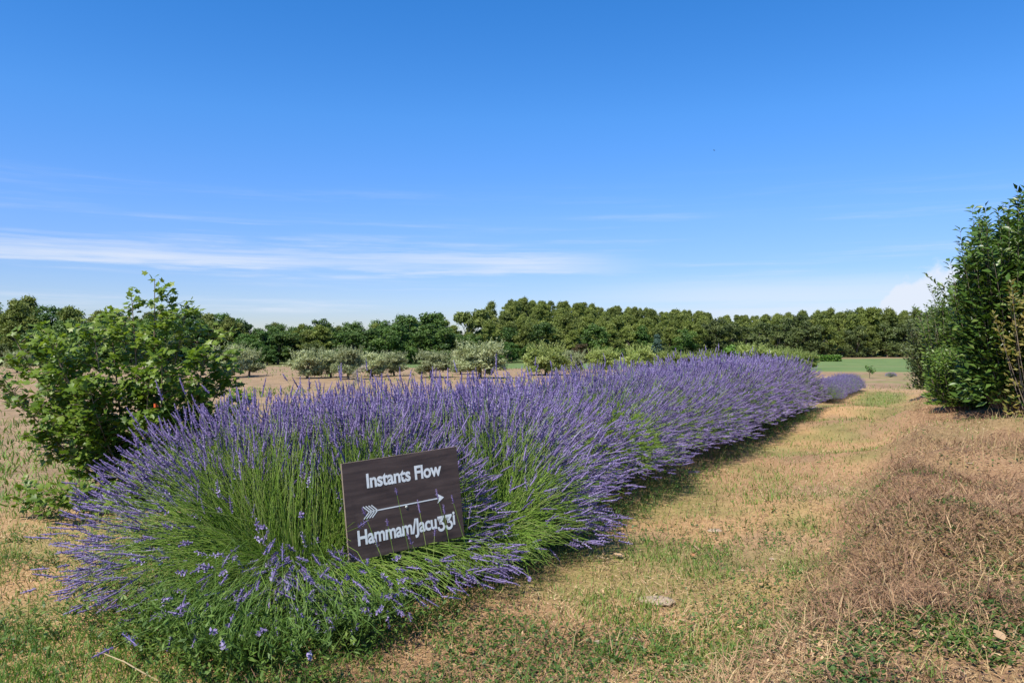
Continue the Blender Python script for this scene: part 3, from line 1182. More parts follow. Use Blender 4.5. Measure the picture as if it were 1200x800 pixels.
# pines up the hill
for dy in (34, 46, 58, 72, 88, 106):
    px = 590.0 + U(0, 20)
    while px < 1120:
        s = (px - 600) / F
        y = float(np.interp(s, S_K, TREE_Y)) + dy + U(-6, 6)
        x = s * y
        zt = float(top_at(px, y)) - float(ground(x, y)) + .1
        h = min(zt * U(.86, 1.03), U(7.5, 11.0) if dy < 70 else U(9.5, 14.0))
        if h > 4:
            put_tree('pine', x, y, h, U(.8, 1.05))
        px += F / y * max(h, 6) * U(.40, .85)
# single trees that stand out
for (px, y, yt, kind, wide, nm, lb) in (
        (552, 150, 357, 'lonepine', .95, 'pine_tree', 'lone round-headed pine rising clear above the dip in the skyline'),
        (574, 160, 353, 'pine', .62, 'pine_tree', 'slender pale pine at the end of the hilltop pines, beside the dip'),
        (770, 150, 389, 'blue', 1.0, 'conifer_tree', 'blue-green conical conifer at the foot of the pine wood'),
        (681, 142, 402, 'rust', 1.5, 'shrub_tree', 'small rusty brown tree at the foot of the pine wood')):
    x = (px - 600) / F * y
    z = float(ground(x, y))
    put_tree(kind, x, y, EYE + (HOR - yt) / F * y - z + .1, wide, lb, nm)

# ------------------------------------------------------------------ olive trees
def olive_mesh(mat):
    lob = []
    for q in range(30):
        a = q * 2.4
        z = U(.22, 1.22)
        w = .66 * math.sqrt(max(.12, 1 - ((z - .62) / .80) ** 2))
        d_ = w * U(.2, 1.0)
        lob.append((d_ * math.cos(a), d_ * math.sin(a), z, U(.15, .27)))
    g_ = crown_geo(lob, 6500, .075, up=.2, jit=.9, elong=1.7, stretch=(0, 0, .8), shell=.2)
    # upright shoots at the top
    n_s = 90
    a, d_ = U(0, 6.28, n_s), .62 * np.sqrt(U(0, 1, n_s))
    b = np.stack([d_ * np.cos(a), d_ * np.sin(a), U(.8, 1.2, n_s)], -1)
    dr = norm(np.stack([.5 * d_ * np.cos(a), .5 * d_ * np.sin(a), np.ones(n_s)], -1) + RNG.normal(0, .15, (n_s, 3)))
    L_ = U(.22, .46, n_s)
    kk = 16
    u = np.linspace(.1, 1, kk)
    pos = b[:, None] + dr[:, None] * (u[None, :] * L_[:, None])[..., None]
    ld = norm(dr[:, None] + RNG.normal(0, .5, (n_s, kk, 3))).reshape(-1, 3)
    s_ = U(.05, .08, n_s * kk)
    g_.add(*inst(*DIAMOND, pos.reshape(-1, 3), frames(ld, rdirs(n_s * kk)), np.stack([s_ * .4, s_, s_], -1), U(.3, 1, n_s * kk)))
    return trunk_geo(.8, .05, lob, .1, 10, 6).mesh('trunk', M['bark']), g_.mesh('crown', mat)


OL = [olive_mesh(M['olive']) for _ in range(3)] + [olive_mesh(M['olivey']) for _ in range(3)]
OG = 'olive trees in the row beyond the lavender'
OLIVES = [(268, 37, 405, 1.0, 0), (292, 39, 410, .85, 0), (360, 36, 410, .95, 0), (388, 37, 411, .9, 0), (408, 35, 408, .8, 0), (436, 38, 413, 1.0, 0), (462, 39, 413, .9, 0),
          (505, 37, 412, 1.15, 0), (540, 41, 412, .8, 0), (562, 36, 401, 1.12, 0), (640, 40, 403, 1.1, 1), (672, 44, 411, .9, 0), (706, 43, 408, 1.0, 1), (748, 45, 406, 1.0, 1),
          (782, 47, 411, 1.0, 1), (805, 49, 413, .9, 1), (828, 49, 411, 1.0, 1), (880, 50, 403, 1.1, 1), (903, 52, 408, 1.1, 1), (926, 53, 409, 1.0, 1), (948, 55, 412, .9, 1),
          (20, 44, 412, 1.0, 0)]
for q, (px, y, yt, w, kd) in enumerate(OLIVES):
    x = (px - 600) / F * y
    z = float(ground(x, y))
    h = EYE + (HOR - yt) / F * y - z
    tr, cr = OL[q % 3 + 3 * kd]
    lb = ('silvery grey-green young olive tree in the row beyond the lavender', 'yellow-green young olive tree in the row beyond the lavender')[kd]
    if px == 268:
        lb = 'silvery olive tree standing next to the field maple shrub, on bare soil'
    if px == 562:
        lb = 'largest, rounded silvery olive tree behind the lavender row'
    o = thing('olive_tree', (x, y, z - .02), lb, 'olive tree', OG, U(0, 6.28))
    sc = h / 1.42
    o.scale = (sc * w * 1.3, sc * w * 1.3, sc)
    link('trunk', tr, o)
    link('crown', cr, o)

# the small broadleaf tree among the olives and the thin sapling at the row end
def small_tree(px, y, yt, lab, nm, wide, nleaf, mat, sz):
    x = (px - 600) / F * y
    z = float(ground(x, y))
    h = EYE + (HOR - yt) / F * y - z
    lob = [(wide * U(-.5, .5) * h, wide * U(-.5, .5) * h, h * U(.4, .92), h * U(.10, .16)) for _ in range(14)]
    o = thing(nm, (x, y, z - .02), lab, 'tree')
    trunk_geo(h * .8, .03 * h / 1.5, lob, .05, 10, 5).build('trunk', M['bark'], o)
    crown_geo(lob, nleaf, sz, up=.3, jit=.7).build('crown', mat, o)


small_tree(857, 46, 403, 'young dark green leafy tree between yellow-green olive trees', 'young_tree', .42, 1500, M['vine'], .10)
small_tree(1019, 36, 427, 'thin young sapling on the bare soil past the far lavender row', 'sapling', .55, 130, M['oakb'], .075)

# clipped vine row at the wood edge
yv = 150.0
xa, xb = (932 - 600) / F * yv, (985 - 600) / F * yv
o = thing('vine_row', ((xa + xb) / 2, yv, float(ground((xa + xb) / 2, yv))), 'bright green clipped vine row along the far edge of the field', 'vines')
g = Geo()
N = 3500
pos = np.stack([U(-(xb - xa) / 2, (xb - xa) / 2, N), U(-.5, .5, N), U(.1, 1.15, N)], -1)
g.add(*inst(*DIAMOND, pos, frames(rdirs(N), norm(rdirs(N) * .6 + np.array([0, -.4, .6]))), np.full(N, .28), U(0, 1, N)))
g.build('foliage', M['vine'], o)
g = Geo()
xs = np.linspace(-(xb - xa) / 2, (xb - xa) / 2, 8)
g.add(*tubes(np.array([[(q, 0, -.1), (q, 0, .5), (q, 0, 1.0)] for q in xs]), np.array([[.05, .04, .03]]), 5))
g.build('stems', M['bark'], o)


# ------------------------------------------------------------------ field maple shrub on the left
def bez(a, b, c, n_):
    s = np.linspace(0, 1, n_)[:, None]
    return (1 - s) ** 2 * a + 2 * s * (1 - s) * b + s ** 2 * c


mx_, my_ = -3.52, 7.45
shrub = thing('field_maple_shrub', (mx_, my_, float(ground(mx_, my_)) - .02), 'bushy green shrub with lobed leaves and several thin stems at the lavender row end', 'shrub')
stemsG, twP, leafP, leafD = Geo(), [], [], []
main = [(-.95, .05, 1.72), (-.45, .3, 1.86), (-.05, -.1, 2.02), (.10, .05, 2.16), (.38, .15, 1.92), (.62, 0, 1.50), (-1.35, .2, 1.62), (-.65, -.4, 1.60), (.35, -.35, 1.45),
        (.88, .05, 1.05), (-1.1, -.35, 1.25), (-.2, .5, 1.7), (.75, .3, 1.35), (.95, -.05, .80), (-.75, -.1, 1.45), (-.3, -.3, 1.7), (-1.0, .3, 1.6), (-.55, .1, 1.2), (.2, -.25, 1.25), (-.25, -.45, 1.15), (.55, .35, 1.7)]
for (dx, dy, h) in main:
    a = np.array([U(-.14, .14), U(-.12, .12), 0])
    c = np.array([dx, dy, h])
    b = np.array([dx * .62 + U(-.08, .08), dy * .5, h * .40])
    P = bez(a, b, c, 8)
    r0 = U(.013, .022)
    stemsG.add(*tubes(P[None], np.linspace(r0, .003, 8)[None], 5))
    for q in range(24):
        f_ = .24 + .74 * (q / 24.0) ** .9
        o_ = np.array([np.interp(f_, np.linspace(0, 1, 8), P[:, j]) for j in range(3)])
        az = U(0, 6.28)
        L_ = U(.25, .55) * (1.15 - .70 * f_)
        d_ = norm(np.array([math.cos(az), math.sin(az), U(.05, .7)]) + .35 * np.array([np.sign(dx) * .6, 0, 0]))
        e_ = o_ + d_ * L_
        m__ = (o_ + e_) / 2 + np.array([0, 0, .04])
        tw = bez(o_, m__, e_, 4)
        twP.append(tw)
        nl = int(U(17, 29))
        uq = U(.15, 1.0, nl)
        lp = np.stack([np.interp(uq, np.linspace(0, 1, 4), tw[:, j]) for j in range(3)], -1)
        rr = rdirs(nl)
        rr[:, 2] *= .5
        leafP.append(lp + rr * U(.02, .085, nl)[:, None])
        leafD.append(norm(rr + d_ * .6 + np.array([0, 0, -.25])))
for (dx, dy, h) in main:
    nl = 9
    leafP.append(np.array([dx, dy, h]) + RNG.normal(0, .035, (nl, 3)) + np.array([0, 0, -.01]))
    leafD.append(norm(rdirs(nl) + np.array([0, 0, .3])))
# the low leafy shoots at the foot
for q in range(10):
    a = np.array([U(-.7, .0), U(-.9, -.2), 0])
    c = a + np.array([U(-.3, .2), U(-.15, .15), U(.2, .42)])
    tw = bez(a, (a + c) / 2 + np.array([0, 0, .08]), c, 4)
    twP.append(tw)
    nl = 42
    uq = U(.3, 1.0, nl)
    lp = np.stack([np.interp(uq, np.linspace(0, 1, 4), tw[:, j]) for j in range(3)], -1)
    rr = rdirs(nl)
    leafP.append(lp + rr * U(.03, .14, nl)[:, None] * np.array([1, 1, .5]))
    leafD.append(norm(rr * np.array([1, 1, .4]) + np.array([0, 0, -.1])))
stemsG.build('stems', M['twig'], shrub)
g = Geo()
g.add(*tubes(np.array(twP), np.array([[.0045, .0035, .0028, .0015]]), 3))
g.build('twigs', M['twig'], shrub)['kind'] = 'stuff'
lp, ld = np.concatenate(leafP), np.concatenate(leafD)
lp[:, 2] = np.maximum(lp[:, 2], .04)
N = len(lp)
nzv = norm(np.array([-.1, -.45, 1.0]) + rdirs(N) * .7)
g = Geo()
ls = U(.040, .074, N)
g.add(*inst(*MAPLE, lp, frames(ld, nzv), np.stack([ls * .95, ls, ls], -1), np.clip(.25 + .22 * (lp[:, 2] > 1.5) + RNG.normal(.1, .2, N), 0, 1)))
lv = g.build('leaves', M['maple'], shrub)
lv['kind'] = 'stuff'
# orange marker tied to one of the stems
M['orange'] = flat_mat('orange plastic', (.75, .13, .03), .5, 20, .1)
g = Geo()
th_ = np.linspace(0, 2 * math.pi, 9)
for k_ in range(8):
    a0, a1 = th_[k_], th_[k_ + 1]
    g.add([(.02 * math.cos(a0), .02 * math.sin(a0), -.028), (.02 * math.cos(a1), .02 * math.sin(a1), -.028),
           (.022 * math.cos(a1), .022 * math.sin(a1), .028), (.022 * math.cos(a0), .022 * math.sin(a0), .028)], [(0, 1, 2), (0, 2, 3)])
g.add([(.02, 0, .01), (.05, -.01, -.03), (.055, -.012, .0), (.03, -.004, .03)], [(0, 1, 2), (0, 2, 3)])
o = g.build('orange_tape', M['orange'])
yy = 7.15
o.scale = (.6, .6, .6)
o.location = ((182 - 600) / F * yy, yy, EYE + (HOR - 475) / F * yy)
tag(o, 'small bright orange tape tied among the shrub stems', 'tape')


# ------------------------------------------------------------------ hedge shrubs on the bank
def shoot_shrub(name, label, x, y, foot, hfun, nshoot, mat, leaf, per_m, lean=.12, cluster=.0, low=.05, tmpl=DIAMOND):
    z = float(ground(x, y))
    root = thing(name, (x, y, z - .03), label, 'shrub', None)
    r_ = np.sqrt(U(0, 1, nshoot))
    a_ = U(0, 6.28, nshoot)
    ox, oy = foot[0] * r_ * np.cos(a_), foot[1] * r_ * np.sin(a_)
    h = hfun(ox, oy) * U(.55, 1.0, nshoot) ** .7 * np.where(U(0, 1, nshoot) < .16, U(1.02, 1.20, nshoot), 1.0)
    B = np.stack([ox * .45, oy * .45, np.zeros(nshoot)], -1)
    T = np.stack([ox + RNG.normal(0, lean, nshoot), oy + RNG.normal(0, lean, nshoot), h], -1)
    C_ = np.stack([ox * .95, oy * .95, h * .45], -1)
    s = np.linspace(0, 1, 7)[None, :, None]
    P = (1 - s) ** 2 * B[:, None] + 2 * s * (1 - s) * C_[:, None] + s ** 2 * T[:, None]
    g_ = Geo()
    g_.add(*tubes(P, np.linspace(.010, .0025, 7)[None, :], 4))
    g_.build('stems', M['bark'], root)
    pos, dr = [], []
    for i in range(nshoot):
        n_l = int(max(8, per_m * h[i]))
        u = np.sort(U(low, 1, n_l) ** .8)
        p = np.stack([np.interp(u, np.linspace(0, 1, 7), P[i, :, j]) for j in range(3)], -1)
        tg = norm(P[i, -1] - P[i, 3])
        an = np.arange(n_l) * 2.4 + U(0, 6.28)
        rd = np.stack([np.cos(an), np.sin(an), np.zeros(n_l)], -1)
        off = U(0, cluster, n_l)[:, None] * (1.05 - u)[:, None]
        pos.append(p + rd * off)
        dr.append(norm(rd + tg * U(.25, .95, n_l)[:, None] + RNG.normal(0, .2, (n_l, 3))))
    # leafy skirt down to the ground
    n_k = int(9 * nshoot)
    ak, zk = U(0, 6.28, n_k), U(.06, 1.0, n_k) ** 1.3 * min(1.4, float(np.median(h)))
    rk = U(.65, 1.02, n_k)
    pos.append(np.stack([foot[0] * rk * np.cos(ak), foot[1] * rk * np.sin(ak), zk], -1))
    dr.append(norm(np.stack([np.cos(ak), np.sin(ak), U(-.1, .8, n_k)], -1) + RNG.normal(0, .4, (n_k, 3))))
    pos, dr = np.concatenate(pos), np.concatenate(dr)
    pos[:, 2] = np.maximum(pos[:, 2], .12)
    n_l = len(pos)
    nz_ = norm(np.array([-.2, -.4, 1.0]) + rdirs(n_l) * .6)
    ls_ = leaf * U(.45, 1.25, n_l)
    g_ = Geo()
    g_.add(*inst(*tmpl, pos, frames(dr, nz_), np.stack([ls_ * .44, ls_, ls_], -1), np.clip(RNG.normal(.45, .24, n_l), 0, 1)))
    lv_ = g_.build('leaves', mat, root)
    lv_['kind'] = 'stuff'
    return root


shoot_shrub('laurel_shrub', 'tall dark green laurel with upright leafy shoots on the bank', 7.75, 11.9, (.85, .95), lambda a, b: 3.15 + .85 * a, 240, M['laurel'], .135, 42, .10, .30, tmpl=LEAF)
shoot_shrub('laurel_shrub', 'tallest laurel shoots at the outer end of the bank hedge', 8.75, 11.3, (.8, .8), lambda a, b: 4.05 + .3 * a, 160, M['laurel'], .13, 50, .10, .30)
shoot_shrub('privet_shrub', 'lighter green shrub with fine leaves and a side-leaning shoot', 8.75, 14.9, (.75, 1.0), lambda a, b: 2.35 + .75 * a, 250, M['privet'], .085, 70, .14, .28)
lr = [o for o in COL.objects if o.name.startswith('privet_shrub')][-1]
P = bez(np.array([-.2, -.2, 1.3]), np.array([-.65, -.35, 2.1]), np.array([-1.15, -.5, 2.42]), 8)
g = Geo().add(*tubes(P[None], np.linspace(.008, .002, 8)[None], 4))
g.build('leaning_shoot', M['bark'], lr)
u = np.linspace(.2, 1, 70)
pp = np.stack([np.interp(u, np.linspace(0, 1, 8), P[:, j]) for j in range(3)], -1)
dd = norm(rdirs(70) * .9 + norm(P[-1] - P[3]))
ll = U(.05, .09, 70)
g = Geo().add(*inst(*LEAF, pp, frames(dd, np.array([0, 0, 1.0]) + RNG.normal(0, .4, (70, 3))), np.stack([ll * .42, ll, ll], -1), U(.2, 1, 70)))
g.build('shoot_leaves', M['privet'], lr)['kind'] = 'stuff'
shoot_shrub('privet_shrub', 'low rounded bright green shrub at the foot of the laurel', 7.85, 13.5, (.65, .6), lambda a, b: 1.25 - .5 * (a * a + b * b), 170, M['privet'], .075, 90, .1, .2)
shoot_shrub('evergreen_shrub', 'dark rounded evergreen shrub at the field end of the bank hedge', 10.95, 19.6, (.95, 1.1), lambda a, b: 2.15 - .5 * (a * a + b * b), 260, M['holm'], .09, 80, .15, .3)
shoot_shrub('photinia_shrub', 'shrub with yellowing leaves against the laurel', 7.35, 10.75, (.5, .55), lambda a, b: 1.75 - .3 * a, 45, M['yellow'], .09, 26, .12, .2, low=.55)
shoot_shrub('laurel_shrub', 'laurel in shade below the yellowing leaves', 8.0, 10.4, (.7, .6), lambda a, b: 2.3 + .1 * a, 120, M['laurel'], .12, 50, .10, .28)


# ------------------------------------------------------------------ ground cover
def scatter(N, ymin=2.6, ymax=30.0, p=1.5):
    """points on the ground, thinning with distance"""
    u = U(0, 1, N)
    a, b = ymin ** (1 - p), ymax ** (1 - p)
    y_ = (a + u * (b - a)) ** (1 / (1 - p))
    x_ = U(-1, 1, N) * (.76 * y_ + .9)
    return x_, y_


def in_row(n, t):
    return (np.abs(n + 3.45) < .55) & (t > 3.0) & (t < 17.6)


def blades(name, label, cat, N, mask, mat, hgt, wid, flat, template=BLADE, ymax=30, p=1.5, lift=.0):
    x_, y_ = scatter(N, ymax=ymax, p=p)
    n__, t__, pa, ba, le = zones(x_, y_)
    pr = mask(x_, y_, n__, t__, pa, ba, le)
    ok = U(0, 1, N) < pr
    x_, y_ = x_[ok], y_[ok]
    N = len(x_)
    pos = np.stack([x_, y_, ground(x_, y_) - .004 + U(0, 1, N) * lift], -1)
    az = U(0, 6.28, N)
    upw = U(flat[0], flat[1], N)
    d_ = norm(np.stack([np.cos(az), np.sin(az), upw], -1))
    R = frames(d_, np.broadcast_to(np.array([0., 0., 1.]), d_.shape) + RNG.normal(0, .25, d_.shape))
    k_ = 1 + np.clip((y_ - 5) / 14, 0, 2.0)
    hh = U(hgt[0], hgt[1], N) * (1 + .25 * (k_ - 1))
    ww = U(wid[0], wid[1], N) * k_
    patch = fbm(x_ * 1.3, y_ * 1.3, 55, 3)
    rn = np.clip(.25 + .9 * (patch - .35) + RNG.normal(0, .2, N), 0, 1)
    g_ = Geo()
    g_.add(*inst(*template, pos, R, np.stack([ww, hh, hh], -1), rn))
    o = g_.build(name, mat)
    return tag(o, label, cat, kind='stuff')


def gpatch(x, y, a=.47, b=.60, seed=61, f=1.6):
    return sstep(a, b, fbm(x * f, y * f, seed, 4))


def m_green(x, y, n, t, pa, ba, le):
    g0 = gpatch(x, y)
    lf = (1 - pa) * (1 - ba) * (1 - le * sstep(6.3, 7.5, y))
    near = sstep(6.6, 4.2, y)
    pth = pa * (.24 + .76 * g0 * (.45 + .55 * near))
    mid = np.exp(-((n + 1.55) / .35) ** 2) * .30 * g0
    strip = np.exp(-((n + 2.55) / .22) ** 2) * sstep(4, 5, t) * .85 * (1 - sstep(16, 18, t))
    mow = .9 * sstep(.25, .6, np.exp(-((n + 1.7) / .75) ** 2) * np.exp(-((t - 24.5) / 4.2) ** 2))
    bk = ba * .30 * gpatch(x, y, .50, .60, 67, 1.1)
    return np.clip(np.where(in_row(n, t), .25, np.maximum.reduce([pth + mid, strip, mow, bk, lf * (.25 + .7 * g0)])), 0, 1)


def m_clover(x, y, n, t, pa, ba, le):
    g0 = gpatch(x, y, .50, .60, 71, 1.3)
    near = sstep(7.5, 4.0, y)
    lf = (1 - pa) * (1 - ba) * (1 - le * sstep(6.3, 7.5, y))
    edge = np.exp(-((n + .75) / .45) ** 2) * sstep(9, 5, y) * .9 * gpatch(x, y, .44, .56, 73, 1.0)
    foot = sstep(6.2, 4.6, y) * gpatch(x, y, .40, .52, 77, 1.2) * .9 * sstep(-1.2, -.4, n)
    return np.clip(np.where(in_row(n, t), .1, np.maximum.reduce([foot, pa * g0 * (.12 + .75 * near), lf * (.05 + .85 * g0), edge,
                                                               ba * .30 * gpatch(x, y, .56, .64, 75, 1.6)])), 0, 1)


def m_straw(x, y, n, t, pa, ba, le):
    far = le * sstep(6.5, 8, y)
    return np.clip((.55 * pa + .85 * ba + .30 * (1 - pa) * (1 - ba)) * (1 - .93 * far) * (1 - .6 * gpatch(x, y)), 0, 1)


def m_brush(x, y, n, t, pa, ba, le):
    ba = ba * (.25 + .75 * sstep(.42, .55, fbm(x * 1.9, y * 1.9, 111, 3)))
    return np.clip(ba * sstep(.30, .50, fbm(x * .7, y * .7, 81, 3)) * 1.0 + .05 * pa, 0, 1) * (1 - sstep(22, 28, t))


def m_dry(x, y, n, t, pa, ba, le):
    pat = sstep(.44, .58, fbm(x * .8, y * .8, 91, 3))
    ring = np.exp(-((n - .55) / .55) ** 2) * sstep(6.5, 8.5, t)
    under = np.exp(-((n + 2.75) / .22) ** 2) * sstep(4.8, 5.6, t) * (1 - sstep(9, 12, t)) * .6
    left = (1 - pa) * (1 - ba) * sstep(-4.0, -4.8, n) * sstep(7.5, 6.0, y) * .12
    return np.clip(ba * (.08 + .45 * pat) * (.10 + 1.1 * ring) + under + left + .02 * pa, 0, 1)


blades('grass', 'short green grass growing in patches on and beside the path', 'grass', 270000, m_green, M['grass'], (.025, .08), (.003, .006), (.35, 2.2))
CLOV = (np.array([(0, 0, 0), (-.42, .35, .06), (-.34, .82, .03), (0, 1, 0), (.34, .82, .03), (.42, .35, .06)]), [(0, 5, 4), (0, 4, 3), (0, 3, 2), (0, 2, 1)])
blades('clover', 'low green clover and weeds in mats on the path and bank foot', 'weeds', 130000, m_clover, M['clover'], (.012, .032), (.010, .022), (.0, .9), CLOV, ymax=18, p=1.8, lift=.03)
blades('straw', 'dry straw litter lying over the path and bank', 'straw', 190000, m_straw, M['straw'], (.025, .11), (.0018, .0042), (-.06, .28), BLADE, ymax=26, p=1.35, lift=.012)
blades('dead_brush', 'brown dead brush cuttings heaped along the bank', 'dead brush', 300000, m_brush, M['brush'], (.03, .15), (.0015, .0046), (-.25, .75), BLADE, ymax=24, p=1.5, lift=.08)
blades('dry_grass', 'pale dry standing grass on the bank and under the lavender', 'dry grass', 75000, m_dry, M['drygrass'], (.06, .22), (.002, .0042), (.7, 3.0), BLADE, ymax=26, p=1.4)


def m_field(x, y, n, t, pa, ba, le):
    return le * sstep(6.5, 8, y) * (1 - sstep(80, 95, y)) * (.03 + .9 * sstep(.54, .66, fbm(x * .22, y * .5, 97, 4)))


blades('field_weeds', 'sparse dry and green tufts on the bare field', 'weeds', 90000, m_field, M['grass'], (.05, .16), (.006, .014), (.3, 2.0), BLADE, ymax=80, p=1.15)


OCTA = (np.array([(0, 0, .55), (.5, .1, 0), (.05, .5, .1), (-.55, -.05, 0), (0, -.5, .05), (0, 0, -.3)]),
        [(0, 1, 2), (0, 2, 3), (0, 3, 4), (0, 4, 1), (5, 2, 1), (5, 3, 2), (5, 4, 3), (5, 1, 4)])
M['clod'] = plant_mat('soil crumb', [(.16, .09, .05), (.26, .16, .09), (.38, .26, .155), (.50, .38, .25)], 0, .95)


def m_clod(x, y, n, t, pa, ba, le):
    return np.clip(.8 * pa * sstep(.42, .62, fbm(x * 1.7, y * 1.7, 101, 4)) + .25 * (1 - pa) * (1 - ba) + .35 * ba, 0, 1) * (1 - .8 * le * sstep(9, 12, y))


blades('soil_crumbs', 'loose soil crumbs and grit on the worn path', 'soil', 32000, m_clod, M['clod'], (.006, .022), (.006, .022), (.0, .5), OCTA, ymax=16, p=1.7)


def m_litter(x, y, n, t, pa, ba, le):
    return np.clip(.85 * ba + .30 * pa * sstep(.40, .6, fbm(x * .9, y * .9, 103, 3)), 0, 1) * (1 - sstep(20, 26, t))


blades('leaf_litter', 'small dead leaves and chips littering the bank', 'leaf litter', 36000, m_litter, M['brush'], (.012, .036), (.005, .015), (-.15, .6), DIAMOND, ymax=22, p=1.6, lift=.06)


def sprigs(name, label, cat, N, pts, mat, hh, leaf, nl=9):
    x_, y_ = pts(N)
    N = len(x_)
    pos = np.stack([x_, y_, ground(x_, y_) - .005], -1)
    az = U(0, 6.28, N)
    d_ = norm(np.stack([np.cos(az) * .45, np.sin(az) * .45, np.ones(N)], -1))
    L_ = U(hh[0], hh[1], N)
    c_ = pos + d_ * (L_ * .5)[:, None]
    e_ = pos + d_ * L_[:, None] + np.stack([np.cos(az), np.sin(az), np.zeros(N)], -1) * (L_ * .25)[:, None]
    s = np.linspace(0, 1, 4)[None, :, None]
    P = (1 - s) ** 2 * pos[:, None] + 2 * s * (1 - s) * c_[:, None] + s ** 2 * e_[:, None]
    g_ = Geo()
    rn = U(0, 1, N)
    g_.add(*tubes(P, np.array([[.0018, .0016, .0013, .0008]]), 3, rn * .8))
    u = np.linspace(.15, 1, nl)
    q = u * 3
    j = np.clip(q.astype(int), 0, 2)
    fq = (q - j)[None, :, None]
    lp_ = P[:, j] * (1 - fq) + P[:, j + 1] * fq
    an = np.arange(nl)[None, :] * 2.4 + U(0, 6.28, (N, 1))
    rd = np.stack([np.cos(an), np.sin(an), U(.1, .9, (N, nl))], -1)
    ls_ = leaf * U(.6, 1.3, (N, nl)).reshape(-1)
    g_.add(*inst(*DIAMOND, lp_.reshape(-1, 3), frames(rd.reshape(-1, 3), np.array([0, 0, 1.0]) + RNG.normal(0, .3, (N * nl, 3))),
                 np.stack([ls_ * .38, ls_, ls_], -1), np.clip(np.repeat(rn, nl) + U(-.2, .2, N * nl), 0, 1)))
    o = g_.build(name, mat)
    return tag(o, label, cat, kind='stuff')


def p_front(N):
    n_q, t_q = U(-4.4, -2.35, N), U(2.0, 4.6, N)
    x_, y_ = xy(n_q, t_q)
    ok = (U(0, 1, N) < np.exp(-((n_q + 3.2) / .75) ** 2) * sstep(2.1, 2.6, t_q) * (.3 + .7 * gpatch(x_, y_, .42, .55, 83, 2.0)))
    L = (np.stack([x_, y_, np.full(N, SIGN_C[2])], -1) - SIGN_C) @ SR
    ok &= ~((np.abs(L[:, 1]) < .06) & (np.abs(L[:, 0]) < .45))
    return x_[ok], y_[ok]


sprigs('leafy_weeds', 'fresh green leafy weeds growing at the foot of the sign', 'weeds', 4200, p_front, M['weed'], (.10, .30), .034, 12)


def p_edge(N):
    n_q, t_q = U(-3.1, -2.25, N), U(4.6, 17.5, N) ** 1.0
    x_, y_ = xy(n_q, t_q)
    ok = U(0, 1, N) < np.exp(-((n_q + 2.62) / .25) ** 2) * (.2 + .8 * gpatch(x_, y_, .42, .56, 87, 1.4))
    return x_[ok], y_[ok]


sprigs('edge_weeds', 'green weeds under the path side of the lavender row', 'weeds', 2600, p_edge, M['clover'], (.06, .22), .030, 9)


def p_left(N):
    x_, y_ = U(-4.2, -1.6, N), U(3.2, 7.6, N)
    n_q, t_q = nt(x_, y_)
    ok = (n_q < -3.9) & (U(0, 1, N) < .65 * gpatch(x_, y_, .50, .62, 89, 1.5))
    return x_[ok], y_[ok]


sprigs('verge_weeds', 'tufted green weeds on the ground before the field maple shrub', 'weeds', 2200, p_left, M['weed'], (.04, .14), .028, 9)

# ------------------------------------------------------------------ small single things
LEAFSPOTS = [(820, 648), (812, 655), (966, 650), (958, 762), (922, 775), (1083, 726), (1176, 757), (1150, 704), (1160, 600), (1188, 602), (556, 764), (890, 686), (1042, 690),
             (1006, 640), (870, 740), (760, 770), (1110, 668), (1095, 640), (730, 655), (905, 600)]
lm = []
for k_ in range(3):
    n_q = 7
    u = np.linspace(0, 1, n_q)
    w = .5 * np.sin(u * math.pi) ** .8 * (1 - .25 * u)
    cu = U(.1, .35)
    v = []
    for a, b in zip(u, w):
        v += [(-b, a, cu * b + .12 * a * a), (0, a, .12 * a * a), (b, a, cu * b * 1.2 + .12 * a * a)]
    f = []
    for q in range(n_q - 1):
        for s in (0, 1):
            i0 = q * 3 + s
            f += [(i0, i0 + 1, i0 + 4), (i0, i0 + 4, i0 + 3)]
    lm.append(Geo().add(v, f, U(0, 1)).mesh('fallen_leaf', M['deadleaf']))
for q, (px, py) in enumerate(LEAFSPOTS):
    y_ = EYE * F / (py - HOR)
    for it in range(6):
        x_ = (px - 600) / F * y_
        y_ = (EYE - float(ground(x_, y_))) * F / (py - HOR)
    x_ = (px - 600) / F * y_
    o = link('fallen_leaf', lm[q % 3], None, (x_, y_, float(ground(x_, y_)) + .022))
    s = U(.045, .075)
    o.scale = (s * .8, s, s)
    o.rotation_euler = (U(-.4, .4), U(-.3, .3), U(0, 6.28))
    tag(o, 'dry orange-brown leaf fallen on the path or bank', 'leaf', 'dry leaves on the path and bank')

M['stone'] = flat_mat('pale limestone', (.36, .27, .18), .95, 12, .2)


def stone_mesh(seed):
    r_ = np.random.default_rng(seed)
    v, f = [], []
    nu, nv = 9, 6
    for i in range(nv + 1):
        for j in range(nu):
            th, ph = .12 + (math.pi - .24) * i / nv, 2 * math.pi * j / nu
            v.append((math.sin(th) * math.cos(ph), math.sin(th) * math.sin(ph), math.cos(th)))
    v = np.array(v)
    k_ = r_.normal(0, 1, (3, 3))
    v = v * (1 + .16 * np.sin(v @ k_.T * 2.2).sum(1, keepdims=True) / 1.5)
    for i in range(nv):
        for j in range(nu):
            a, b = i * nu + j, i * nu + (j + 1) % nu
            f += [(a, b, b + nu), (a, b + nu, a + nu)]
    top, bot = len(v), len(v) + 1
    v = np.concatenate([v, [v[:nu].mean(0)], [v[-nu:].mean(0)]])
    for j in range(nu):
        f += [(top, j, (j + 1) % nu), (bot, nv * nu + (j + 1) % nu, nv * nu + j)]
    return Geo().add(v, f).mesh('stone', M['stone'], True)


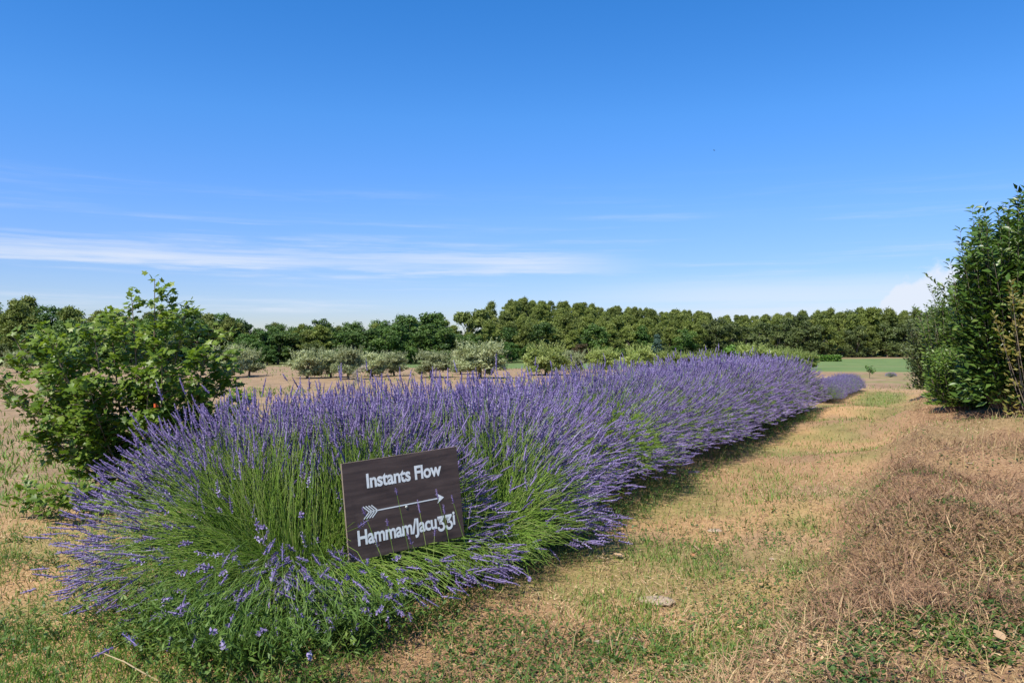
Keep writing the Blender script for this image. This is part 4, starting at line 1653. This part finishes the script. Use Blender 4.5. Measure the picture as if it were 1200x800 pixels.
sm = [stone_mesh(q) for q in range(3)]
for q, (px, py, s) in enumerate([(768, 703, .085), (838, 622, .05), (742, 748, .02), (700, 752, .022), (905, 655, .02), (1136, 545, .022), (1170, 705, .03), (985, 728, .018), (870, 668, .015)]):
    y_ = EYE * F / (py - HOR)
    for it in range(6):
        x_ = (px - 600) / F * y_
        y_ = (EYE - float(ground(x_, y_))) * F / (py - HOR)
    x_ = (px - 600) / F * y_
    o = link('stone', sm[q % 3], None, (x_, y_, float(ground(x_, y_)) + .003))
    o.scale = (s * 1.25, s, min(.35 * s, .012))
    o.rotation_euler = (0, 0, U(-.4, .4))
    if q == 0:  # a patch of bare earth, built from a flattened stone mesh
        tag(o, 'broad flat pale patch of bare earth in the path near the lavender', 'stone')
    elif q == 1:
        tag(o, 'long pale stone bedded in the path beside the lavender edge', 'stone')
    else:
        tag(o, 'small pale stone lying in the litter of the path or bank', 'stone', 'small pale stones')

# pale dry stalk leaning out of the front lavender
g = Geo()
g.add(*tubes(np.array([[(0, 0, 0), (-.07, -.02, .05), (-.14, -.03, .098), (-.23, -.04, .14)]]), np.array([[.0035, .0035, .003, .002]]), 5, [.9]))
g.add(*inst(*DIAMOND, np.array([(-.14, -.03, .098), (-.22, -.04, .135)]), frames(np.array([(-1., .1, .2), (-1., -.3, .3)]), np.array([[0, 0, 1.], [0, 0, 1.]])),
            np.array([[.006, .06, .06], [.006, .05, .05]]), [.8, .9]))
o = g.build('dry_stalk', M['straw'])
yy = 3.45
o.location = ((188 - 600) / F * yy, yy, EYE + (HOR - 797) / F * yy)
tag(o, 'long pale straw-coloured stalk lying against the front of the lavender', 'stalk')

# feathery pale grass plume behind the lavender
yy = 8.6
xx = (410 - 600) / F * yy
zz = float(ground(xx, yy))
pl = thing('grass_plume', (xx, yy, zz), 'pale cream feathery grass plume nodding above the lavender before the olives', 'grass plume')
g, gs = Geo(), Geo()
for (tx, tz, bx) in ((.16, 1.26, -.12), (.10, 1.12, -.14)):
    P = bez(np.array([.05, 0, 0]), np.array([tx - .35 + .1, 0, tz * .7]), np.array([tx, 0, tz]), 12)
    P = bez(np.array([.0, 0, 0]), np.array([-.18, 0, tz * .95]), np.array([tx, .03, tz]), 14)
    gs.add(*tubes(P[None], np.linspace(.0035, .0015, 14)[None], 4, [.3]))
    nq = 260
    u = U(.72, 1.0, nq)
    p = np.stack([np.interp(u, np.linspace(0, 1, 14), P[:, j]) for j in range(3)], -1)
    dr = norm(np.array([.7, 0, .35]) + rdirs(nq) * .7)
    l_ = U(.03, .065, nq)
    g.add(*inst(*DIAMOND, p, frames(dr, rdirs(nq)), np.stack([l_ * .12, l_, l_], -1), U(0, 1, nq)))
gs.build('stem', M['plume'], pl)
g.build('plume', M['plume'], pl)['kind'] = 'stuff'

# a bird far up
M['bird'] = flat_mat('dark feathers', (.03, .03, .035), .8)
g = Geo()
s = np.linspace(0, 1, 7)
g.add(*tubes(np.stack([np.zeros(7), s * .16 - .08, np.zeros(7)], -1)[None], (.022 * np.sin(s * math.pi) ** .6 + .002)[None], 6))
bird = g.build('bird', M['bird'])
g = Geo()
for sx in (-1, 1):
    g = Geo()
    g.add([(0, -.03, .004), (sx * .08, -.055, .035), (sx * .19, .01, .02), (sx * .08, .0, .033), (0, .03, .004), (sx * .08, -.03, .042)],
          [(0, 1, 5), (1, 2, 5), (2, 3, 5), (3, 4, 5), (4, 0, 5)])
    g.build('wing', M['bird'], bird)
g = Geo().add([(-.01, -.07, 0), (.01, -.07, 0), (.03, -.13, 0), (-.03, -.13, 0), (0, -.1, .006)], [(0, 1, 4), (1, 2, 4), (2, 3, 4), (3, 0, 4)])
g.build('tail', M['bird'], bird)
yy = 75.0
bird.location = ((837 - 600) / F * yy, yy, EYE + (HOR - 176) / F * yy)
bird.rotation_euler = (.2, .3, .8)
tag(bird, 'small dark bird flying high in the blue sky', 'bird')
